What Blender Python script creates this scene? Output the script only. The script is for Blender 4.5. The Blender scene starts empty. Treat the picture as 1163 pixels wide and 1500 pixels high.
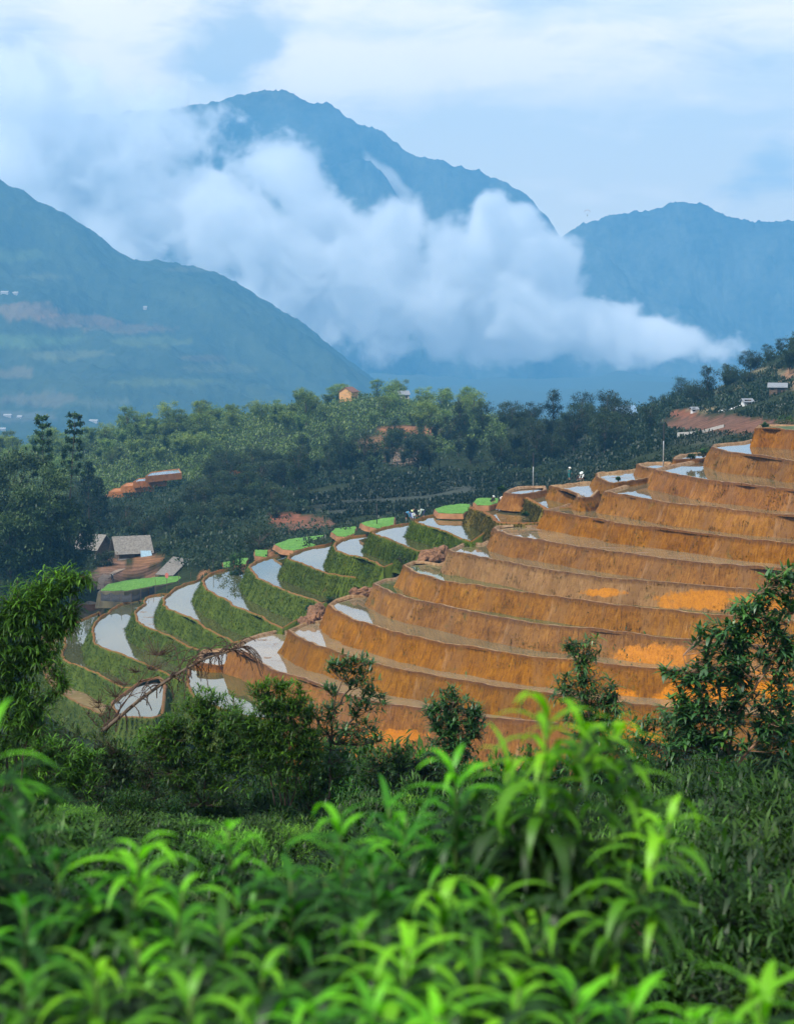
import bpy, bmesh, math, random
import numpy as np
from mathutils import Vector, Matrix, noise as mnoise
R = random.Random(7)
NR = np.random.default_rng(11)
sc = bpy.context.scene
COL = sc.collection
rad = math.radians

# ------------------------------------------------------------------ camera model
F = 2800.0                    # focal length in photograph pixels
HZ = 440.0                    # row of the horizon
CZ = 53.0                     # eye height over the lowest pool
TH = math.atan((750 - HZ) / F)
CT, ST = math.cos(TH), math.sin(TH)

def ray(x, y):
    u = (x - 581.5) / F; v = (750 - y) / F
    return Vector((u, CT + v * ST, -ST + v * CT))
def at(x, y, D):              # surveyed point: sight line and forward distance
    d = ray(x, y); t = D / d.y
    return Vector((d.x * t, D, CZ + d.z * t))
def on(x, y, z):              # where the sight line meets the level z
    d = ray(x, y); t = (z - CZ) / d.z
    return Vector((d.x * t, d.y * t, z))
def proj(p):
    X, Y, Z = p[0], p[1], p[2] - CZ
    f = Y * CT - Z * ST; up = Y * ST + Z * CT
    return 581.5 + F * X / f, 750 - F * up / f

# ------------------------------------------------------------------ object helpers
def link(o, parent=None):
    COL.objects.link(o)
    if parent is not None: o.parent = parent
    return o
def tag(o, label=None, cat=None, group=None, kind=None):
    if label: o['label'] = label
    if cat: o['category'] = cat
    if group: o['group'] = group
    if kind: o['kind'] = kind
    return o
def empty(name, loc, label=None, cat=None, group=None, rz=0):
    o = bpy.data.objects.new(name, None); link(o)
    o.location = loc; o.rotation_euler = (0, 0, rz); o.empty_display_size = .2
    return tag(o, label, cat, group)
def mesh(name, V, Fc, mat=None, attrs=None, uv=None, smooth=False):
    me = bpy.data.meshes.new(name)
    V = np.asarray(V, dtype=np.float32).reshape(-1, 3)
    if isinstance(Fc, np.ndarray):
        n, k = Fc.shape
        me.vertices.add(len(V)); me.vertices.foreach_set('co', V.ravel())
        me.loops.add(n * k); me.loops.foreach_set('vertex_index', Fc.astype(np.int32).ravel())
        me.polygons.add(n); me.polygons.foreach_set('loop_start', np.arange(0, n * k, k, dtype=np.int32))
        me.update(calc_edges=True)
    else:
        me.from_pydata([tuple(v) for v in V], [], [tuple(f) for f in Fc])
    if attrs:
        for an, a in attrs.items():
            a = np.asarray(a, dtype=np.float32)
            if a.ndim == 1:
                at_ = me.attributes.new(an, 'FLOAT', 'POINT'); at_.data.foreach_set('value', a)
            else:
                at_ = me.attributes.new(an, 'FLOAT_COLOR', 'POINT')
                at_.data.foreach_set('color', np.c_[a, np.ones(len(a))].astype(np.float32).ravel())
    if uv is not None:
        l = me.uv_layers.new(name='uv'); idx = np.empty(len(me.loops), dtype=np.int32)
        me.loops.foreach_get('vertex_index', idx)
        l.data.foreach_set('uv', np.asarray(uv, dtype=np.float32)[idx].ravel())
    if mat is not None: me.materials.append(mat)
    if smooth: me.polygons.foreach_set('use_smooth', np.ones(len(me.polygons), dtype=bool))
    me.update()
    return me
def obj(name, me, parent=None, loc=None):
    o = bpy.data.objects.new(name, me); link(o, parent)
    if loc is not None: o.location = loc
    return o
def bm_obj(name, bm, mat, parent=None, smooth=False):
    me = bpy.data.meshes.new(name); bm.normal_update(); bm.to_mesh(me); bm.free()
    if mat is not None: me.materials.append(mat)
    if smooth: me.polygons.foreach_set('use_smooth', np.ones(len(me.polygons), dtype=bool))
    return obj(name, me, parent)
def copy_thing(root, loc, rz=0, scale=1.0, label=None):
    r = root.copy(); COL.objects.link(r); r.location = loc; r.rotation_euler = (0, 0, rz)
    r.scale = (scale,) * 3 if not hasattr(scale, '__len__') else scale
    if label: r['label'] = label
    for ch in list(root.children):
        c = ch.copy(); COL.objects.link(c); c.parent = r
        for g in list(ch.children):
            d = g.copy(); COL.objects.link(d); d.parent = c
    return r
def add_box(bm, c, s, rz=0, M=None):
    m = Matrix.Translation(Vector(c)) @ Matrix.Rotation(rz, 4, 'Z') @ Matrix.Diagonal((s[0], s[1], s[2], 1))
    if M is not None: m = M @ m
    bmesh.ops.create_cube(bm, size=1.0, matrix=m)
def add_tube(bm, pts, radii, n=6, cap=True):
    rings = []; up = Vector((.13, .31, .94)).normalized()
    pts = [Vector(p) for p in pts]
    for i, p in enumerate(pts):
        t = (pts[min(i + 1, len(pts) - 1)] - pts[max(i - 1, 0)])
        if t.length < 1e-9: t = Vector((0, 0, 1))
        t.normalize()
        a = t.cross(up)
        if a.length < .05: a = t.cross(Vector((1, 0, 0)))
        a.normalize(); b = t.cross(a)
        rr = radii[i] if hasattr(radii, '__len__') else radii
        rings.append([bm.verts.new(p + a * (rr * math.cos(2 * math.pi * k / n)) + b * (rr * math.sin(2 * math.pi * k / n))) for k in range(n)])
    for A, B in zip(rings, rings[1:]):
        for k in range(n): bm.faces.new((A[k], A[(k + 1) % n], B[(k + 1) % n], B[k]))
    if cap:
        bm.faces.new(rings[0][::-1]); bm.faces.new(rings[-1])
def add_slab(bm, quad, t):        # quad of 4 points, thickened by t along -normal
    q = [Vector(p) for p in quad]; n = (q[1] - q[0]).cross(q[3] - q[0]).normalized()
    a = [bm.verts.new(p) for p in q]; b = [bm.verts.new(p - n * t) for p in q]
    bm.faces.new(a); bm.faces.new(b[::-1])
    for i in range(4):
        j = (i + 1) % 4; bm.faces.new((a[j], a[i], b[i], b[j]))

# ------------------------------------------------------------------ material helpers
class NT:
    def __init__(s, name, tree=None):
        if tree is None:
            s.m = bpy.data.materials.new(name); s.m.use_nodes = True; s.t = s.m.node_tree
        else: s.m = None; s.t = tree
        s.t.nodes.clear()
    def n(s, typ, _i=None, **kw):
        nd = s.t.nodes.new(typ)
        for k, v in kw.items(): setattr(nd, k, v)
        if _i:
            for k, v in _i.items():
                if isinstance(v, bpy.types.NodeSocket): s.t.links.new(v, nd.inputs[k])
                else: nd.inputs[k].default_value = v
        return nd
    def l(s, a, b): s.t.links.new(a, b)
    def math(s, op, a, b=0.0, c=None, clamp=False):
        i = {0: a, 1: b}
        if c is not None: i[2] = c
        return s.n('ShaderNodeMath', i, operation=op, use_clamp=clamp).outputs[0]
    def vmath(s, op, a, b=None):
        i = {0: a}
        if b is not None: i[1] = b
        nd = s.n('ShaderNodeVectorMath', i, operation=op)
        return nd.outputs['Value'] if op in ('LENGTH', 'DOT_PRODUCT', 'DISTANCE') else nd.outputs[0]
    def mix(s, f, a, b, blend='MIX'):
        nd = s.n('ShaderNodeMix', data_type='RGBA', blend_type=blend)
        for k, v in ((0, f), (6, a), (7, b)):
            if isinstance(v, bpy.types.NodeSocket): s.l(v, nd.inputs[k])
            else: nd.inputs[k].default_value = (v if not isinstance(v, tuple) else (*v, 1)[:4])
        return nd.outputs[2]
    def ramp(s, f, stops):
        nd = s.n('ShaderNodeValToRGB', {0: f}); e = nd.color_ramp.elements
        while len(e) < len(stops): e.new(.5)
        for el, (p, c) in zip(e, stops):
            el.position = p; el.color = (*c, 1) if hasattr(c, '__len__') else (c, c, c, 1)
        return nd.outputs[0]
    def noise(s, vec, scale, detail=4, rough=.55, dist=0.0):
        i = {'Scale': scale, 'Detail': detail, 'Roughness': rough, 'Distortion': dist}
        if vec is not None: i['Vector'] = vec
        return s.n('ShaderNodeTexNoise', i).outputs['Fac']
    def maprange(s, v, a, b, c=0.0, d=1.0):
        return s.n('ShaderNodeMapRange', {0: v, 1: a, 2: b, 3: c, 4: d}).outputs[0]
    def pos(s): return s.n('ShaderNodeNewGeometry').outputs['Position']
    def attr(s, name, col=False): return s.n('ShaderNodeAttribute', attribute_name=name).outputs['Color' if col else 'Fac']
    def scale(s, v, k): return s.n('ShaderNodeMapping', {'Vector': v, 'Scale': k}).outputs[0]
    def bump(s, h, strength=.5, dist=.1): return s.n('ShaderNodeBump', {'Height': h, 'Strength': strength, 'Distance': dist}).outputs[0]
    def out(s, sh, vol=None):
        o = s.n('ShaderNodeOutputMaterial')
        if sh is not None: s.l(sh, o.inputs['Surface'])
        if vol is not None: s.l(vol, o.inputs['Volume'])
        return s.m
    def pbsdf(s, **i):
        i = {k.replace('_', ' '): v for k, v in i.items()}
        return s.n('ShaderNodeBsdfPrincipled', {k: ((*v, 1) if isinstance(v, tuple) and len(v) == 3 else v) for k, v in i.items()}).outputs[0]

def simple(name, col, rough=.7, var=.25, sc_=6.0, metal=0.0, bump=.2):
    t = NT(name); c = t.n('ShaderNodeTexCoord').outputs['Object']
    nz = t.noise(c, sc_, 5)
    d = tuple(x * (1 - var) for x in col); b = tuple(min(1, x * (1 + var)) for x in col)
    return t.out(t.pbsdf(Base_Color=t.ramp(nz, [(.3, d), (.7, b)]), Roughness=rough, Metallic=metal, Normal=t.bump(t.noise(c, sc_ * 3, 4), bump, .02)))

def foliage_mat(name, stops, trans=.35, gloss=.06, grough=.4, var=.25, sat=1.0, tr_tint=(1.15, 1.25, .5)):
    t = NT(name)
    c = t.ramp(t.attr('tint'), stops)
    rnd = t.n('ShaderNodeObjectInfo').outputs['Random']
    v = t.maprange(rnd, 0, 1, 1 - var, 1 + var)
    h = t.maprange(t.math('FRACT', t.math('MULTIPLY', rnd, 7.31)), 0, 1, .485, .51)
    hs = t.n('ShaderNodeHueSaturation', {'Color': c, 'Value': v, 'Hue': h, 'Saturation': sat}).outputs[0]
    di = t.n('ShaderNodeBsdfDiffuse', {'Color': hs}).outputs[0]
    tc = t.mix(1.0, hs, (*tr_tint, 1), 'MULTIPLY')
    tr = t.n('ShaderNodeBsdfTranslucent', {'Color': tc}).outputs[0]
    a = t.n('ShaderNodeMixShader', {0: trans, 1: di, 2: tr}).outputs[0]
    gl = t.n('ShaderNodeBsdfGlossy', {'Color': (1, 1, 1, 1), 'Roughness': grough}).outputs[0]
    a = t.n('ShaderNodeMixShader', {0: gloss * .45, 1: a, 2: gl}).outputs[0]
    return t.out(a)
# ================================================================== RICE TERRACES: surveyed rims
# name, level, rim (front edge), back edge (pixels sighted on that level), wall height, style, water, label
X = 1290
TER = [
 dict(k='B15', z=33.0, rim=[(1104,629),(1130,629),(1163,632),(X,640)], back=[(X,628),(1163,624),(1130,623),(1112,624)], h=2.9, st='ochre', w='none',
      label='topmost ochre earth terrace with a grassy flat top and no water'),
 dict(k='B14', z=30.4, rim=[(1041,656),(1050,659),(1059,661),(1066,664),(1094,667),(1111,669),(1140,673),(1163,677),(X,690)],
      back=[(X,645),(1163,637),(1115,640),(1089,648),(1062,650),(1046,652)], h=3.0, st='ochre', w='clear',
      label='flooded ochre terrace with a blue pool right under the grassy topmost terrace'),
 dict(k='B13', z=27.7, rim=[(963,687),(961,690),(970,692),(997,698),(1037,705),(1060,708),(1094,711),(1123,716),(1163,719),(X,733)],
      back=[(X,694),(1163,681),(1094,671),(1066,668),(1050,667),(1038,672),(1021,675),(985,682)], h=2.8, st='ochre', w='clear',
      label='flooded ochre terrace second below the grassy topmost one, triangular blue pool with a muddy speck'),
 dict(k='B12', z=25.1, rim=[(886,721),(889,723),(909,726),(940,731),(966,736),(1020,743),(1059,747),(1111,753),(1163,757),(X,771)],
      back=[(X,738),(1163,724),(1094,716),(1037,710),(997,703),(970,697),(957,700),(923,709),(898,717)], h=2.8, st='ochre', w='clear',
      label='flooded ochre terrace with a pointed blue pool and a dark gully scar in its bank'),
 dict(k='B11', z=22.4, rim=[(797,749),(804,750),(835,755),(860,760),(880,762),(903,768),(944,773),(966,775),(1003,780),(1052,786),(1094,792),(1163,798),(X,812)],
      back=[(X,775),(1163,762),(1059,752),(966,741),(920,731),(892,726),(878,730),(849,734),(820,743)], h=2.6, st='ochre', w='clear',
      label='flooded ochre terrace with a pale wash-out streak down its bank below the standing worker'),
 dict(k='B10', z=20.0, rim=[(723,775),(730,781),(763,789),(788,793),(806,796),(832,800),(863,805),(900,810),(952,817),(1006,824),(1049,828),(1118,833),(1163,836),(X,850)],
      back=[(X,817),(1163,803),(1094,797),(1003,785),(903,773),(835,760),(797,754),(782,771),(752,770),(729,772)], h=2.7, st='ochre', w='muddy',
      label='ochre terrace with mud bars in its pool and a dark hollow in its bank'),
 dict(k='B9', z=17.5, rim=[(656,807),(665,811),(680,813),(700,817),(715,820),(758,828),(780,833),(820,839),(850,843),(892,849),(952,853),(1010,858),(1080,864),(1163,870),(X,882)],
      back=[(X,855),(1163,841),(1049,833),(900,815),(832,805),(763,794),(728,784),(706,797),(680,796),(665,803)], h=2.9, st='ochre_dark', w='clear',
      label='flooded terrace whose crumbly darker bank starts beside the boulders in the gully'),
 dict(k='B8', z=14.7, rim=[(590,829),(597,834),(605,840),(625,845),(648,853),(665,855),(684,858),(716,862),(744,866),(775,871),(820,877),(849,881),(900,888),(948,893),(1015,900),(1066,904),(1163,911),(X,922)],
      back=[(X,887),(1163,875),(1010,863),(892,854),(780,838),(700,822),(660,813),(645,828),(620,823),(603,824)], h=2.8, st='ochre', w='green',
      label='flooded ochre terrace with a small greenish pool below the boulders in the gully'),
 dict(k='B7', z=11.9, rim=[(546,856),(555,861),(567,867),(580,873),(600,879),(622,883),(654,890),(697,900),(740,907),(775,914),(814,919),(849,922),(883,925),(940,932),(1000,939),(1163,953),(X,965)],
      back=[(X,927),(1163,916),(1015,905),(900,892),(775,872),(684,857),(610,847),(594,838),(580,848),(562,850)], h=2.9, st='ochre', w='green',
      label='flooded ochre terrace with a narrow green and white pool below the gully bush'),
 dict(k='B6', z=9.0, rim=[(481,887),(486,892),(493,897),(514,909),(541,917),(570,925),(596,932),(622,937),(654,945),(689,949),(740,958),(775,964),(814,967),(857,971),(918,978),(997,984),(1080,991),(1163,998),(X,1010)],
      back=[(X,970),(1163,958),(1000,944),(883,930),(775,919),(654,895),(575,877),(550,864),(534,873),(510,874),(490,880)], h=2.9, st='ochre', w='clear',
      label='flooded ochre terrace with a bright white oval pool at its rounded end'),
 dict(k='B5', z=5.9, rim=[(421,925),(428,930),(437,935),(458,945),(476,951),(502,960),(541,971),(581,982),(620,988),(648,994),(689,1000),(723,1007),(771,1013),(792,1017),(850,1025),(920,1032),(1000,1040),(1163,1054),(X,1066)],
      back=[(X,1015),(1163,1003),(997,989),(857,976),(740,963),(622,942),(541,922),(500,906),(488,895),(466,911),(447,912),(432,920)], h=2.9, st='ochre', w='muddy',
      label='flooded ochre terrace with a mud streaked pool beside the dark rubble gully'),
 dict(k='B4', z=2.9, rim=[(335,953),(345,956),(360,960),(377,969),(392,980),(406,986),(432,993),(447,997),(475,1008),(505,1020),(568,1033),(604,1038),(650,1045),(705,1052),(754,1057),(810,1061),(900,1068),(1000,1076),(1163,1090),(X,1100)],
      back=[(X,1071),(1163,1059),(1000,1045),(850,1030),(723,1012),(620,993),(502,966),(440,942),(428,931),(412,924),(380,930),(357,937)], h=5.0, st='ochre', w='muddy',
      label='lowest long ochre terrace, its white pool seen through the drooping dead stalk'),
 dict(k='B3', z=-2.2, rim=[(395,1060),(430,1075),(470,1086),(560,1100),(640,1108),(720,1115),(850,1128),(1000,1140),(1163,1150),(X,1160)],
      back=[(X,1103),(1163,1093),(1000,1079),(810,1064),(650,1048),(505,1023),(447,1000),(400,1010)], h=6.0, st='ochre', w='brown',
      label='muddy brown ledge at the foot of the ochre terraces above the thicket'),
 dict(k='PA', z=.5, rim=[(287,974),(300,976),(318,977),(336,975),(360,984)], back=[(380,975),(360,962),(338,955),(332,952),(300,954),(291,958)], h=.8, st='ochre', w='clear',
      label='small square pool with a dirt rim behind the dead stalk'),
 dict(k='PB', z=-.2, rim=[(276,978),(274,990),(274,1003),(280,1016),(300,1030),(345,1047),(400,1056)], back=[(420,1010),(400,988),(370,972),(345,965),(338,974),(310,979),(292,978)], h=4.0, st='grass', w='clear',
      label='white pool below the ochre bank, half hidden by bushes'),
 dict(k='PC', z=-3.0, rim=[(185,1012),(165,1029),(168,1040),(176,1050),(200,1052),(222,1052),(239,1047)], back=[(242,1022),(243,1004),(236,992),(207,997)], h=3.0, st='grass', w='clear',
      label='white leaf-shaped pool with a red dirt rim under the leaning dead stalk'),
 dict(k='PD', z=-9.5, rim=[(-60,1215),(40,1225),(150,1225),(265,1215)], back=[(275,1160),(235,1120),(150,1108),(20,1112),(-50,1125)], h=3.0, st='grass', w='clear',
      label='low pool glinting white through the bushes at the foot of the slope'),
 # green banked side of the spur
 dict(k='L0', z=-12.4, rim=[(76,924),(62,930),(60,950),(64,985),(80,1010),(120,1035),(165,1052)], back=[(180,1012),(131,988),(97,978),(92,965),(96,935),(98,923)], h=3.0, st='grass', w='brown',
      label='muddy narrow terrace peeking out beside the hanging bamboo leaves'),
 dict(k='L1', z=-9.2, rim=[(146,897),(130,904),(113,912),(99,919),(95,930),(94,945),(90,963),(97,970),(115,976),(131,983),(150,993),(178,1008)],
      back=[(270,1006),(236,988),(198,971),(158,957),(143,947),(139,935),(138,922),(142,913),(152,904)], h=3.1, st='grass', w='clear',
      label='narrow white terrace pool with a grassy bank beside the hanging bamboo leaves'),
 dict(k='L2', z=-6.0, rim=[(203,878),(175,886),(160,895),(148,904),(139,913),(135,922),(137,935),(140,944),(158,952),(179,960),(198,967),(215,975),(236,984),(255,994),(275,1002)],
      back=[(287,956),(252,938),(229,929),(212,922),(204,912),(202,900),(208,890),(214,882)], h=3.1, st='grass', w='clear',
      label='wide clear white terrace pool with a grassy bank, second out from the bamboo'),
 dict(k='L3', z=-2.9, rim=[(238,870),(225,872),(214,876),(210,885),(203,891),(199,899),(201,910),(212,918),(229,925),(250,934),(270,945),(288,953)],
      back=[(340,946),(312,930),(287,914),(270,907),(250,897),(243,888),(243,878),(250,871)], h=3.0, st='grass', w='muddy',
      label='narrow muddy terrace pool between two wider white ones, grassy bank'),
 dict(k='L4', z=.2, rim=[(286,852),(270,856),(258,861),(248,869),(240,877),(240,886),(247,893),(270,903),(287,910),(300,920),(312,926),(326,933),(342,943)],
      back=[(412,926),(378,906),(341,892),(316,877),(306,868),(302,858),(301,850),(308,843)], h=3.0, st='grass', w='clear',
      label='white terrace pool with a grassy bank in line with the low shed'),
 dict(k='L5', z=3.5, rim=[(354,830),(335,834),(318,837),(305,842),(297,848),(299,857),(304,864),(316,873),(330,880),(341,888),(358,894),(378,902),(395,912),(412,922)],
      back=[(470,889),(434,876),(405,865),(380,851),(372,840),(368,831),(376,825)], h=3.2, st='grass', w='clear',
      label='white crescent terrace pool with a grassy bank just uphill of the shed'),
 dict(k='L6', z=6.8, rim=[(417,812),(400,815),(385,819),(372,824),(364,830),(369,838),(377,847),(391,855),(405,861),(419,867),(434,872),(452,878),(470,885)],
      back=[(533,853),(503,849),(477,844),(452,835),(435,828),(425,820),(432,813)], h=3.2, st='grass', w='clear',
      label='white crescent terrace pool with a grassy bank below the largest bright seedbed'),
 dict(k='L7', z=9.9, rim=[(476,799),(455,802),(440,806),(428,812),(421,819),(433,824),(452,831),(477,840),(503,845),(533,850)],
      back=[(562,835),(534,823),(510,818),(496,810),(492,799),(503,792)], h=3.0, st='grass', w='clear',
      label='white crescent terrace pool in front of the largest bright seedbed'),
 dict(k='L8', z=12.9, rim=[(537,784),(515,787),(500,791),(489,797),(493,807),(510,814),(534,819),(548,825),(562,832)],
      back=[(614,811),(589,803),(565,794),(549,784),(560,776)], h=2.9, st='grass', w='clear',
      label='white terrace pool in front of the small seedbed next to the dark pole'),
 dict(k='L9', z=15.7, rim=[(591,768),(572,771),(556,775),(545,782),(565,790),(589,799),(602,804),(614,808)],
      back=[(692,798),(663,789),(640,781),(612,770),(620,763)], h=2.8, st='grass', w='clear',
      label='white terrace pool in front of the pale seedbed beside the planting group'),
 dict(k='L10', z=18.0, rim=[(680,752),(653,753),(629,756),(606,764),(620,770),(646,778),(663,785),(677,791),(692,795)],
      back=[(728,770),(716,761),(702,752),(692,746),(700,743)], h=2.6, st='grass', w='clear',
      label='wide white terrace pool right beside the group of bent planters'),
 dict(k='L11', z=20.3, rim=[(765,736),(745,738),(720,740),(688,744),(705,750),(718,757),(728,766),(765,768),(790,767)],
      back=[(800,750),(780,738),(769,732)], h=2.4, st='olive', w='muddy',
      label='speckled white terrace pool with an olive bank below the two crouching planters'),
 dict(k='L12', z=22.3, rim=[(808,721),(785,725),(766,729),(778,735),(788,741),(796,747)], back=[(842,745),(830,728),(812,718)], h=2.1, st='olive', w='muddy',
      label='small reflective terrace pool behind a rounded olive earth hump'),
 dict(k='LX', z=22.9, rim=[(738,723),(747,725),(760,726),(785,723),(800,719)], back=[(800,713),(775,714),(758,715),(745,718)], h=1.5, st='ochre', w='clear',
      label='thin pale strip of water on a low ochre step beside the tall pole'),
 dict(k='L13', z=24.0, rim=[(866,706),(840,709),(819,712),(805,713),(815,716),(827,719),(838,723),(845,728),(850,732),(869,729)], back=[(885,712),(880,700)], h=1.9, st='ochre', w='muddy',
      label='blue terrace pool behind a rounded ochre hump, next to the standing worker'),
 dict(k='L14', z=25.6, rim=[(928,689),(900,692),(872,694),(880,703),(896,709),(927,706),(952,701)], back=[(955,692),(940,687)], h=0.9, st='ochre', w='muddy',
      label='small muddy terrace pool between the standing worker and the pointed blue pool'),
 dict(k='L15', z=27.0, rim=[(983,679),(960,678),(932,681),(943,686),(963,689),(985,684)], back=[(998,680),(990,677)], h=1.6, st='ochre', w='clear',
      label='tiny pale pool on an ochre knob at the foot of the distant steel pole'),
 dict(k='L16', z=28.0, rim=[(1030,664),(1010,665),(992,669),(986,675),(1000,674),(1030,674)], back=[(1042,670),(1042,665)], h=0.8, st='ochre', w='clear',
      label='little blue pool on a knob of earth just left of the pool under the topmost terrace'),
]
TER[-1]['label'] = 'little blue pool on a knob of earth with green weeds behind it'

def chain(px, z, step=.9, closed=False):
    P = [on(x, y, z).xy for x, y in px]
    out = []
    n = len(P)
    for i in range(n - 1):
        p0 = P[max(i - 1, 0)]; p1 = P[i]; p2 = P[i + 1]; p3 = P[min(i + 2, n - 1)]
        L = (p2 - p1).length; m = max(1, int(round(L / step)))
        for k in range(m):
            t = k / m
            a = .5 * ((2 * p1) + (p2 - p0) * t + (2 * p0 - 5 * p1 + 4 * p2 - p3) * t * t + (3 * p1 - p0 - 3 * p2 + p3) * t ** 3)
            b = p1.lerp(p2, t)
            out.append(b.lerp(a, .75 if L < 14 else .3))
    out.append(P[-1])
    return out

def offset_loop(P, d):
    n = len(P); out = []
    for i in range(n):
        e1 = (P[i] - P[i - 1]); e2 = (P[(i + 1) % n] - P[i])
        n1 = Vector((e1.y, -e1.x)); n2 = Vector((e2.y, -e2.x))
        m = n1.normalized() + n2.normalized() if e1.length > 1e-6 and e2.length > 1e-6 else n1
        if m.length < .3: m = n1 if n1.length else n2
        m = m.normalized()
        out.append(P[i] + m * d)
    return out
def simplify_gap(P, mind=.25):
    out = [P[0]]
    for p in P[1:]:
        if (p - out[-1]).length > mind: out.append(p)
    if (out[0] - out[-1]).length < mind: out.pop()
    return out
# ------------------------------------------------------------------ ground heights
CP = []
def cp(px, D, z): CP.append(((px - 581.5) / F, D, z))
for D, zs in {2: (51.2, 51.2, 51.2, 51.2), 6: (50.5, 50.5, 50.5, 50.6), 12: (48.7, 48.7, 48.8, 49.0), 25: (45.3, 45.3, 45.6, 46.2), 45: (39.8, 39.4, 40.0, 42.0),
              56: (35.5, 35, 35.5, 39.5), 70: (28, 28, 30, 37), 95: (14, 15, 20, 30), 130: (-2, -1, 4, 16), 175: (-12, -9.5, -6.5, 3), 205: (-14, -10.5, -8.5, -1.5)}.items():
    for px, z in zip((-150, 320, 900, 1400), zs): cp(px, D, z)
for t in TER:
    if t['k'] in ('PA', 'PB', 'PC'): continue
    for x, y in t['rim'][::2]:
        p = on(x, y, t['z']); cp(581.5 + F * p.x / p.y, p.y - 3, t['z'] - t['h'] - 1.0)
    if t['k'][0] == 'B':
        for x, y in t['back'][0:3]:
            p = on(x, y, t['z']); cp(581.5 + F * p.x / p.y, p.y, t['z'] - 1.2)
    if t['k'][0] == 'L' and t['k'] != 'L0':
        x, y = t['rim'][0]; p = on(x, y, t['z'])
        if t['k'] in ('L1', 'L2', 'L3', 'L4'): cp(581.5 + F * p.x / p.y, p.y + 8, t['z'] - 2.2)
        else: cp(581.5 + F * p.x / p.y, p.y + 26, t['z'] - 4)
for px, D, z in [(200,258,-6),(130,275,-11),(250,240,-8),(330,236,-5.5),(60,275,-13),(190,430,-5),(255,400,-4.8),(215,384,-4.9),(280,376,-4.4),(165,386,-5.2),(150,400,-5.4),(125,396,-10),(190,396,-9.8),(160,440,-5),(60,330,-11),(0,300,-10),(-150,300,-13),(60,390,-4),(10,390,-4),(-40,390,-4),(100,396,-6),(-150,420,-8),(300,420,0),(450,430,2),(380,400,2),(600,470,2.6),(700,500,4),(850,490,9),
    (1000,430,22),(1090,450,26),(1140,480,27),(1200,420,30),(1400,400,36),(1163,650,38),(1260,660,46),(1400,640,60),(1050,620,25),(960,600,19),(1140,560,30),(700,540,3),(560,540,3),(780,640,12),(920,650,14),(850,640,12),
    (800,740,4),(1000,760,8),(1200,800,25),(560,850,10.5),(400,850,4.4),(200,850,-3),(100,850,-10),(0,850,-14),(-150,850,-22),(650,850,4.4),(300,650,-2.7),(200,600,-9),(450,600,-.6),(550,680,2),(100,700,-12),(-100,600,-14),
    (0,1050,-60),(300,1050,-45),(560,1000,-10),(600,1150,-60),(900,1100,-45),(1200,1100,-12),(1300,1500,-90),(900,1500,-140),(500,1500,-150),(0,1500,-150),(-150,2100,-235),(500,2200,-235),(900,2300,-230),(1400,2200,-170),
    (-150,3600,-268),(581,3600,-272),(1400,3600,-250),(-150,7000,-215),(581,7000,-222),(1400,7000,-215)]:
    cp(px, D, z)
for px_, rw_, z_ in [(403,800,8.2),(440,805,8.2),(477,788,8.2),(450,786,8.2),(425,790,8.2),(487,780,11.6),(505,772,11.6),(521,776,11.6),(530,767,14.6),(555,760,14.6),(577,762,14.6),(640,742,18.8),(670,739,18.8),(688,742,18.8),(698,734,21),(715,730,21),(729,732,21),(383,808,6),(353,820,4.2)]:
    q_ = on(px_, rw_, z_); cp(581.5 + F * q_.x / q_.y, q_.y, z_ - .7)
CPA = np.array(CP)
_P = np.c_[CPA[:, 0] * 8, np.log(CPA[:, 1]) * 2.2]
_d = np.linalg.norm(_P[:, None] - _P[None], axis=2)
_n = len(_P)
_A = np.zeros((_n + 3, _n + 3)); _A[:_n, :_n] = _d - np.eye(_n) * .012
_A[:_n, _n] = 1; _A[:_n, _n + 1:] = _P; _A[_n, :_n] = 1; _A[_n + 1:, :_n] = _P.T
_w = np.linalg.lstsq(_A, np.r_[CPA[:, 2], 0, 0, 0], rcond=None)[0]
def ground_np(x, y):
    q = np.c_[np.clip(np.asarray(x) / y, -.31, .31) * 8, np.log(y) * 2.2]; o = np.empty(len(q))
    for s in range(0, len(q), 20000):
        b = q[s:s + 20000]
        o[s:s + 20000] = np.linalg.norm(b[:, None] - _P[None], axis=2) @ _w[:_n] + _w[_n] + b @ _w[_n + 1:]
    return o
def ground(x, y): return float(ground_np(np.array([float(x)]), np.array([float(y)]))[0])
def gpt(px, D):
    x = (px - 581.5) / F * D; return Vector((x, D, ground(x, D)))

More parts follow.
